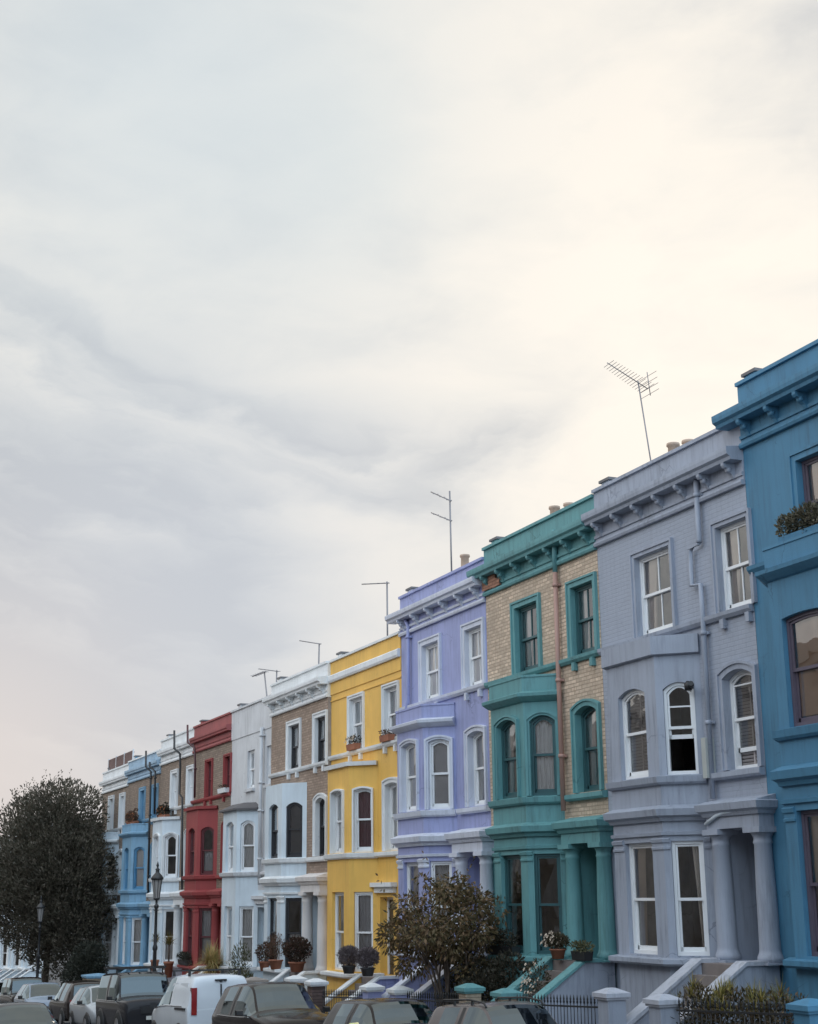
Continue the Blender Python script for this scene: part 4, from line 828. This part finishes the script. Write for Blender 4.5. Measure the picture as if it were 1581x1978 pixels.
# ------------------------------------------------------------------ aerials
def aerial(label, base, top, booms, r=.02, vert=False):
    H = thing('tv_aerial', label, 'aerial', (base[0], base[1], base[2]-.9), 0, 'roof aerials'); o = Vector((base[0], base[1], base[2]-.9))
    b = MB(); b.tube([(0, 0, 0), tuple(Vector(top)-o)], r, 8); b.build('mast', METAL, H)
    for a, c, n, el in booms:
        a = Vector(a)-o; c = Vector(c)-o; b = MB(); b.tube([a, c], r*.7, 6); d = (c-a).normalized()
        side = d.cross(Vector((0, .9, .15) if vert else (0, 0, 1))).normalized(); bo = b.build('boom', METAL, H); b = MB()
        for i in range(n):
            p = a+(c-a)*(i+.3)/n; e_ = el if isinstance(el, float) else el[0]+(el[1]-el[0])*i/n
            b.tube([p-side*e_/2, p+side*e_/2], r*.38, 5)
        if n: b.build('elements', METAL, bo)
    return H
aerial('long comb aerial on a tall leaning mast above the grey-blue house', (-28.34, 2.5, 12.2), (-28.88, 2.5, 14.4), [((-28.84, 2.75, 14.22), (-28.9, 1.65, 14.78), 15, (.72, .5)), ((-28.7, 2.72, 14.0), (-28.7, 2.66, 14.6), 4, .8)], r=.017)
aerial('tall mast with two stacked aerials above the lilac house', (-40.05, 2.5, 12.0), (-40.1, 2.5, 14.5), [((-40.0, 2.5, 14.15), (-41.55, 2.5, 14.85), 3, .2), ((-40.0, 2.5, 13.5), (-41.55, 2.5, 14.15), 3, .2)], r=.028)
aerial('thin mast with a flat boom where the yellow roof meets the lilac one', (-44.15, 2, 10.5), (-44.17, 2, 12.35), [((-44.0, 2, 12.27), (-46.5, 2, 12.72), 4, .2)], r=.03)
aerial('small right-angled aerial above the brick and white house', (-51.06, 2, 10.4), (-50.96, 2, 11.33), [((-50.8, 2, 11.28), (-53.26, 2, 11.8), 4, .2)], r=.03)
aerial('leaning aerial above the plain white house, the left one of the crossing pair', (-56.98, 2, 9.9), (-57.81, 2, 11.2), [((-57.6, 2, 11.2), (-59.5, 2, 11.25), 6, .3)], r=.032)
aerial('upright aerial of the crossing pair beside a chimney pot', (-56.17, 2, 10.4), (-56.12, 2, 11.05), [((-55.95, 2, 10.97), (-58.6, 2, 11.45), 5, .3)], r=.03)

# ------------------------------------------------------------------ plants
def leaf(mb, p, d, L_, w, rnd, fold=.15):
    d = d.normalized(); s_ = d.cross(Vector((rnd.uniform(-1, 1), rnd.uniform(-1, 1), rnd.uniform(-1, 1)))).normalized(); nrm = s_.cross(d)
    a = p; b_ = p+d*L_*.45+s_*w/2+nrm*fold*w; c = p+d*L_; e = p+d*L_*.45-s_*w/2+nrm*fold*w
    mb.face([a, b_, c, e])
def rvec(rnd):
    while True:
        v = Vector((rnd.uniform(-1, 1), rnd.uniform(-1, 1), rnd.uniform(-1, 1)))
        if .01 < v.length < 1: return v
def crown(mb, blobs, n, L_, w, rnd, up_=.3, shell=.45):
    tot = sum(b[3]*b[4]*b[5] for b in blobs)
    for (cx, cy, cz, rx, ry, rz) in blobs:
        k = int(n*rx*ry*rz/tot)
        for _ in range(k):
            v = rvec(rnd); 
            if v.length < shell and rnd.random() < .6: v = v.normalized()*rnd.uniform(shell, 1)
            p = Vector((cx+v.x*rx, cy+v.y*ry, cz+v.z*rz))
            if mnoise.noise(p*1.3) < -.32: continue
            d = v+rvec(rnd)*.9+Vector((0, 0, up_)); leaf(mb, p, d, L_*rnd.uniform(.6, 1.25), w*rnd.uniform(.7, 1.2), rnd)
def foliage(n, col, island=.45): return mat('foliage_'+n, col, .6, var=.3, vs=2.5, bump=0, island=island, trans=.18, spec=.3)
BARK = mat('bark', (.10, .075, .06), .9, var=.3, vs=8, bump=.6)
def branch_tree(name, label, cat, base, limbs, blobs, n, L_, w, leafm, seed, up_=.3, r0=.1, shoots=0, bark=None):
    rnd = random.Random(seed); H = thing(name, label, cat, base)
    b = MB()
    for pts, ra, rb in limbs: b.tube(pts, ra, 8, rb)
    b.build('trunk', bark or BARK, H)
    b = MB(); crown(b, blobs, n, L_, w, rnd, up_)
    for i in range(shoots):      # upright leafy twigs breaking the outline
        bl = rnd.choice(blobs); v = rvec(rnd).normalized(); v.z = abs(v.z)*.9+.15; v.normalize()
        p = Vector((bl[0]+v.x*bl[3]*.92, bl[1]+v.y*bl[4]*.92, bl[2]+v.z*bl[5]*.92)); d = (v*.7+Vector((0, 0, 1))+rvec(rnd)*.25).normalized(); ln = rnd.uniform(.35, .95)
        for k in range(9): leaf(b, p+d*ln*k/9, d*.6+rvec(rnd), L_*.8, w*.8, rnd)
    b.build('crown', leafm, H); return H
# big tree on the far corner
zb = pave_z(-86)
rt_ = random.Random(3); bl = [(0, 0, 5.4, 2.7, 2.6, 3.1), (.3, 0, 8.0, 2.5, 2.4, 2.6), (-1.2, -.6, 7.2, 2.0, 2.0, 2.4), (1.3, .5, 6.6, 2.2, 2.2, 2.8), (-1.9, -1.2, 5.3, 1.8, 1.8, 1.9), (1.6, .8, 4.3, 1.9, 1.9, 1.9), (.6, .3, 10.0, 1.9, 1.9, 1.9), (-.8, -.5, 9.3, 1.9, 1.9, 2.0), (.9, .5, 2.9, 1.5, 1.5, 1.4), (-2.3, -1.7, 6.6, 1.4, 1.4, 1.6)]
limbs = [([(0, 0, -.1), (.05, 0, 1.5), (0, .1, 3.2), (.1, 0, 6)], .22, .08)]
for i in range(9):
    a = i*2.4; limbs.append(([(0, 0, 2.2+.5*i), (.9*cos(a), .9*sin(a), 3.4+.55*i), (2.0*cos(a), 2.0*sin(a), 4.4+.62*i)], .08, .02))
bl = [(a*1.2+.3, b_*1.12, c_*.95, d*1.15, e_*1.2, f_*.97) for a, b_, c_, d, e_, f_ in bl]
branch_tree('street_tree', 'big dark rounded tree at the far left end of the row', 'tree', (-78.2, -3.0, pave_z(-78)), limbs, bl, 90000, .18, .085, mat('foliage_dark', (.09, .080, .058), .6, var=.5, vs=.8, bump=0, island=.5, trans=.18, spec=.3), 4, up_=.8, shoots=420)
# evergreen shrub at its foot
branch_tree('evergreen_shrub', 'dark dense shrub beneath the right side of the big tree', 'shrub', (-71.5, -2.2, pave_z(-71.5)), [([(0, 0, 0), (0, 0, 2.2)], .06, .02)], [(0, 0, 1.6, 1.35, .9, 1.5), (-1.3, 0, 1.3, 1.2, .9, 1.2), (.9, .2, 2.2, .6, .6, .9)], 9000, .13, .08, foliage('evergreen', (.035, .038, .028)), 6)
# multi-stem bushy tree before the lilac house
zb = pave_z(-31)
rt2 = random.Random(12); limbs = []
tips = []
for i in range(13):
    a = i*2.4+rt2.uniform(-.4, .4); r1 = rt2.uniform(.15, .6); r2 = rt2.uniform(.4, 1.2); h1 = rt2.uniform(1.1, 1.7); h2 = rt2.uniform(2.0, 2.9)
    p = [(.12*cos(a), .12*sin(a), 0), (r1*.6*cos(a), r1*.6*sin(a), h1*.6), (r1*cos(a+.3), r1*sin(a+.3), h1), (r2*.7*cos(a+.2), r2*.7*sin(a+.2), (h1+h2)/2), (r2*cos(a), r2*sin(a), h2)]
    limbs.append((p, .045, .012)); tips.append(p[-1]); tips.append(p[-2])
    for k in range(3):
        aa = a+rt2.uniform(-1, 1); q = p[3]; e_ = (q[0]+.6*cos(aa), q[1]+.6*sin(aa), q[2]+rt2.uniform(.2, .8)); limbs.append(([q, e_], .015, .006)); tips.append(e_)
bl = []
for i in range(34):
    a = i*2.39996; zz = 1-2*(i+.5)/34; q_ = sqrt(1-zz*zz)
    if (zz < -.55 and i % 2) or i % 6 == 4: continue
    k_ = rt2.uniform(.72, 1.18); bl.append((1.28*q_*cos(a)*k_, 1.2*q_*sin(a)*k_, 2.62+.82*zz*k_, rt2.uniform(.3, .48), rt2.uniform(.3, .46), rt2.uniform(.24, .36)))
for t in []:               # leaf clumps at the branch tips, with gaps between them
    bl.append((t[0]*1.05, t[1]*1.05, t[2], rt2.uniform(.26, .42), rt2.uniform(.26, .42), rt2.uniform(.22, .34)))
bl += [(-.1, 0, 2.3, .8, .7, .5), (-.9, -.5, 1.75, .5, .5, .35), (.7, .3, 1.6, .5, .5, .35), (-1.5, -.8, 2.3, .4, .4, .35)]
branch_tree('bushy_tree', 'multi-stemmed bushy tree with large brownish leaves in front of the lilac house', 'tree', (-31.35, -1.75, zb+.05), limbs, bl, 8000, .14, .058, foliage('olive_brown', (.12, .088, .042), .6), 8, up_=-.5, shoots=12)
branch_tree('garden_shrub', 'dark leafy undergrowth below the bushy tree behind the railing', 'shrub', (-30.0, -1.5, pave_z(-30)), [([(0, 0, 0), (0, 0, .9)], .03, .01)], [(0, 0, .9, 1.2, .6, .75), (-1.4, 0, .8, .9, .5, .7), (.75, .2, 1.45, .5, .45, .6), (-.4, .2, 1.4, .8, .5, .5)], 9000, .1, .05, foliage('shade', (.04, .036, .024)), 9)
# spiky yellowish hedge on the right
def spiky(name, label, cat, loc, spots, blades, L_, w, m_, seed, droop=.5, pot=None, group=None):
    rnd = random.Random(seed); H = thing(name, label, cat, loc, 0, group); b = MB()
    for (cx, cy, cz) in spots:
        for _ in range(blades):
            a = rnd.uniform(0, 2*pi); t = rnd.uniform(.15, 1.2); d = Vector((cos(a)*sin(t), sin(a)*sin(t), cos(t))); l = L_*rnd.uniform(.6, 1.1); p = Vector((cx, cy, cz)); s_ = d.cross(Vector((0, 0, 1))).normalized()*w/2
            prev = p
            for k in range(4):
                q = p+d*l*(k+1)/4-Vector((0, 0, droop*l*((k+1)/4)**2*sin(t)))
                s0, s1 = s_*(1-k/4), s_*(1-(k+1)/4)
                b.face([prev-s0, prev+s0, q+s1, q-s1] if k < 3 else [prev-s0, prev+s0, q]); prev = q
    b.build('foliage', m_, H)
    if pot: pot_part(H, *pot)
    return H
def pot_part(H, r, h, m_):
    b = MB(); b.lathe(0, 0, [(r*.7, 0), (r*.95, h*.85), (r*1.08, h*.86), (r*1.08, h), (r*.9, h), (r*.88, h*.9), (.01, h*.9)], 16); b.build('pot', m_, H)
rh = random.Random(5)
branch_tree('hedge', 'bushy hedge with yellowish tops and dark base behind the railing at lower right', 'hedge', (-19.9, -1.95, pave_z(-20)), [([(0, 0, 0), (0, 0, .8)], .04, .02)], [(x, 0, .75, .6, .5, .62) for x in (-1.2, -.6, 0, .6, 1.2)], 6500, .09, .035, foliage('hedge_base', (.07, .055, .03), .6), 10)
spiky('spiky_shrub', 'yellow-green spiky shrub rising above the dark hedge at lower right', 'shrub', (-20.1, -1.95, pave_z(-20)), [(rh.uniform(-1.15, 1.1), rh.uniform(-.35, .35), rh.uniform(.95, 1.3)) for _ in range(26)], 34, .42, .022, foliage('yellow_green', (.22, .19, .055), .5), 11, droop=.5)
# ledge and landing plants
def potplant(name, label, cat, x, y, zbase, h, r, n, L_, w, m_, seed, potm=TERRA, ph=.3, pr=.2, up_=.3, group=None, blobs=None):
    rnd = random.Random(seed); H = thing(name, label, cat, (x, y, zbase), 0, group); pot_part(H, pr, ph, potm)
    b = MB(); bl = blobs or [(0, 0, ph+h/2, r, r*.9, h/2), (r*.4, 0, ph+h*.65, r*.6, r*.6, h*.35), (-r*.45, 0, ph+h*.4, r*.6, r*.6, h*.35)]
    crown(b, bl, n, L_, w, rnd, up_); b.build('foliage', m_, H)
    b = MB()
    for i in range(5): a = i*1.3; b.tube([(0, 0, ph*.9), (r*.4*cos(a), r*.4*sin(a), ph+h*.7)], .01, 5)
    b.build('stems', BARK, H); return H
GP = 'pot plants on the white house ledge'
zA = EYE-2.37
potplant('pot_plant', 'round dark bush in a terracotta pot, rightmost on the white and brick house ledge', 'plant', -44.95, -.8, zA+.0, .72, .5, 1500, .1, .06, foliage('dark_red_green', (.055, .035, .025)), 21, pr=.26, group=GP)
potplant('pot_plant', 'tall twiggy brown plant in a terracotta pot, middle of the white and brick house ledge', 'plant', -46.9, -.85, zA+.0, .8, .4, 1100, .09, .018, foliage('twig_brown', (.12, .07, .045)), 22, pr=.24, up_=1.4, group=GP)
potplant('pot_plant', 'small reddish plant in a wide brown pot left of the twiggy brown one', 'plant', -48.1, -.85, zA-.1, .6, .34, 700, .09, .04, foliage('bronze', (.09, .055, .035)), 23, pr=.2, group=GP)
branch_tree('garden_shrub', 'green grassy shrub standing left of the potted plants, by the plain white house', 'shrub', (-50.0, -1.1, zA-1.4), [([(0, 0, 0), (0, 0, 1)], .03, .01)], [(0, 0, 1.3, .4, .4, .85), (.3, 0, .7, .5, .4, .6)], 2200, .12, .03, foliage('sage', (.10, .10, .05)), 24, up_=1.2)
spiky('plume_grass', 'golden plume grass between the red house and the plain white house', 'plant', (-54.0, -1.0, EYE-2.72-.1), [(0, 0, .0), (.1, .1, .1), (-.15, 0, .15), (.05, -.1, .35)], 190, 1.2, .04, foliage('straw', (.42, .33, .14), .4), 25, droop=.75)
GL2 = 'lavender balls on the yellow house ledge'
for i, x in enumerate((-39.95, -38.5)):
    potplant('lavender_plant', ['rounded greyish lavender in a black planter, left one on the yellow house landing', 'rounded greyish lavender in a black planter, right one on the yellow house landing'][i], 'plant', x, -.95, EYE-2.25+.05, .5, .33, 3600, .09, .02, foliage('lavender', (.16, .135, .14), .4), 26+i, potm=IRON, ph=.22, pr=.2, up_=.6, group=GL2)
spiky('potted_palm', 'small palm in a tall terracotta pot just right of the black street lamp', 'plant', (-60.6, -1.0, EYE-2.9-.35), [(0, 0, 1.25)], 70, .7, .07, foliage('palm', (.17, .14, .05), .4), 28, droop=.55, pot=(.2, .62, TERRA), group='potted palms')
spiky('potted_palm', 'slim palm behind the black street lamp', 'plant', (-63.0, -1.0, EYE-2.9-.35), [(0, 0, 1.3)], 50, .65, .07, foliage('palm', (.17, .14, .05), .4), 29, droop=.6, pot=(.18, .6, TERRA), group='potted palms')
b = MB(); b.tube([(0, 0, .5), (0, 0, 1.28)], .035, 8)
for o in [o for o in C.objects if o.name.startswith('potted_palm')]:
    c2_ = MB(); c2_.tube([(0, 0, .5), (0, 0, 1.28)], .035, 8); c2_.build('stem', BARK, o)
potplant('flowering_plant', 'pale flowering shrub in a pot on the teal house landing', 'plant', -27.95, -.8, EYE-1.4+.02, .3, .26, 800, .06, .035, foliage('flowering_green', (.07, .06, .035)), 31, ph=.2, pr=.17)
def blossoms(H, pts, col, r=.03):
    b = MB()
    for p in pts:
        for k in range(5):
            a = 2*pi*k/5; q = Vector(p)+Vector((cos(a), sin(a)*.6, sin(a))).normalized()*r
            leaf(b, Vector(p), q-Vector(p), r*1.5, r*1.1, R)
    b.build('blossoms', col, H)
PET = mat('cream_petals', (.62, .52, .42), .7, bump=0)
fp = [o for o in C.objects if o.name.startswith('flowering_plant')][0]
blossoms(fp, [(R.uniform(-.25, .25), R.uniform(-.3, .0), R.uniform(.25, .55)) for _ in range(30)], PET)
H = branch_tree('trailing_plant', 'white flowered plant trailing down inside the teal stair walls', 'plant', (-27.95, -1.3, EYE-1.4-.95), [([(0, 0, 0), (0, 0, .6)], .02, .01)], [(0, 0, .5, .28, .3, .5)], 700, .06, .035, MC['foliage_flowering_green'], 32)
blossoms(H, [(R.uniform(-.25, .25), R.uniform(-.35, -.1), R.uniform(.3, .95)) for _ in range(28)], PET)
def window_box(label, x0, x1, y, z, m_, leafm, seed, h=.25, n=500, flower=None, group='window boxes', L_=.06):
    H = thing('window_box', label, 'window box', ((x0+x1)/2, y, z), 0, group); w = (x1-x0)/2; rnd = random.Random(seed)
    b = MB(); b.hexa([(-w+.02, -.09, 0), (w-.02, -.09, 0), (w-.02, .09, 0), (-w+.02, .09, 0)], [(-w, -.11, .18), (w, -.11, .18), (w, .11, .18), (-w, .11, .18)]); b.build('trough', m_, H)
    b = MB(); k = max(2, int(w*2/.3)); crown(b, [(-w+w*2*(i+.5)/k, 0, .18+h*.4*rnd.uniform(.8, 1.3), w/k*1.5, .16, h*.6*rnd.uniform(.8, 1.2)) for i in range(k)], n, L_, L_*.6, rnd); b.build('foliage', leafm, H)
    if flower: blossoms(H, [(rnd.uniform(-w, w), rnd.uniform(-.17, -.1), rnd.uniform(.15, .2+h*.8)) for _ in range(int(w*40))], flower, .03)
ORG = mat('rust_petals', (.40, .14, .05), .7, bump=0)
window_box('dense planter on top of the deep blue bay at the right edge', -20.0, -18.5, -.42, EYE+5.70, pB, foliage('planter_olive', (.11, .10, .065), .5), 41, h=.42, n=2600, L_=.07)
window_box('dark planter in front of the teal bay window, ground floor', -31.3, -29.9, -.78, EYE-1.4+.02, IRON, MC['foliage_shade'], 42, h=.35, n=1100)
window_box('grassy planter on the teal house landing beside the right column', -27.3, -26.75, -.75, EYE-1.4+.02, IRON, MC['foliage_sage'], 43, h=.2, n=500)
window_box('planter with pale flowers on the left upper sill of the yellow house', -42.2, -41.45, -.1, EYE+4.22, TERRA, MC['foliage_shade'], 44, n=260, flower=PET)
window_box('reddish planter on the right upper sill of the yellow house', -39.45, -38.75, -.1, EYE+4.22, TERRA, MC['foliage_bronze'], 45, h=.16, n=200)
window_box('pale trough on the right upper sill of the red house', -56.6, -55.6, -.14, EYE+3.84, pW, MC['foliage_shade'], 46, h=.12, n=160)
window_box('rust coloured flowers along the top of the light blue bay', -71.9, -70.1, -.42, EYE+3.24, TERRA, MC['foliage_bronze'], 47, h=.5, n=1300, flower=ORG, L_=.1)
window_box('dark planting with rust flowers on the white bay top beside the red house', -65.5, -64.0, -.42, EYE+3.25, TERRA, MC['foliage_shade'], 48, h=.4, n=1300, flower=ORG, L_=.1)
window_box('dark green planter in the left ground floor window of the red house', -59.6, -58.1, -.78, EYE-2.72+.02, IRON, MC['foliage_evergreen'], 49, h=.3, n=700, L_=.08)

# ------------------------------------------------------------------ small fittings on the houses
def house(i): return [o for o in C.objects if o.name.startswith('terraced_house')][i]
g = house(1); ox, oz = -26.98, EYE-1.25
b = MB(); b.tube([(x-ox, -.36, z-oz) for x, z in ((-22.93, 3.40), (-22.6, 3.53), (-22.35, 3.58), (-21.95, 3.60))], .035, 8); b.build('conduit', pIW, g)
b = MB(); b.tube([(-23.35-ox, -.2, EYE+3.75-oz), (-23.15-ox, -.35, EYE+3.78-oz)], .05, 8); b.lathe(-23.4-ox, -.25, [(.07, EYE+3.68-oz), (.08, EYE+3.8-oz), (.03, EYE+3.86-oz)], 10); b.build('security_camera', IRON, g)
b = MB(); b.box(-23.16-ox, -23.02-ox, -.2, -.0, EYE+2.0-oz, EYE+2.75-oz); b.build('cable_box', mat('faded_box', (.42, .44, .42), .7), g)
g = house(2); ox = -32.6; oz = EYE-1.4
rr = random.Random(2); b = MB(); P0 = []
n = 22; top_ = [(.02+.95*i/n, 10.02-oz+rr.uniform(-.06, .06)-(.18 if i > n*.75 else 0)) for i in range(n+1)]; bot = [(1.0-1.0*i/n, 9.62-oz+rr.uniform(-.02, .02)) for i in range(n+1)]
b.face([(x, -.105, z) for x, z in top_+bot]); b.face([(x, -.06, z) for x, z in top_+bot]); b.build('exposed_brick', mat('exposed_red_brick', (.42, .22, .15), .9, kind='brick', bump=1), g)
b = MB()                         # roof screen on the last house
H = thing('roof_screen', 'brown slatted screen standing on the roof of the last white house', 'screen', (-77.8, .3, EYE+6.48))
for i in range(34): x = -3+i*.18; b.box(x, x+.12, -.02, .02, .05, .72)
b.box(-3, 3.1, .02, .06, .1, .16); b.box(-3, 3.1, .02, .06, .6, .66); b.build('slats', mat('brown_slats', (.14, .085, .075), .8), H)
for x in (-3, -1, 1.05, 3.1): b = MB(); b.box(x-.05, x+.05, -.03, .03, 0, .78); b.build('post', pGW, H)
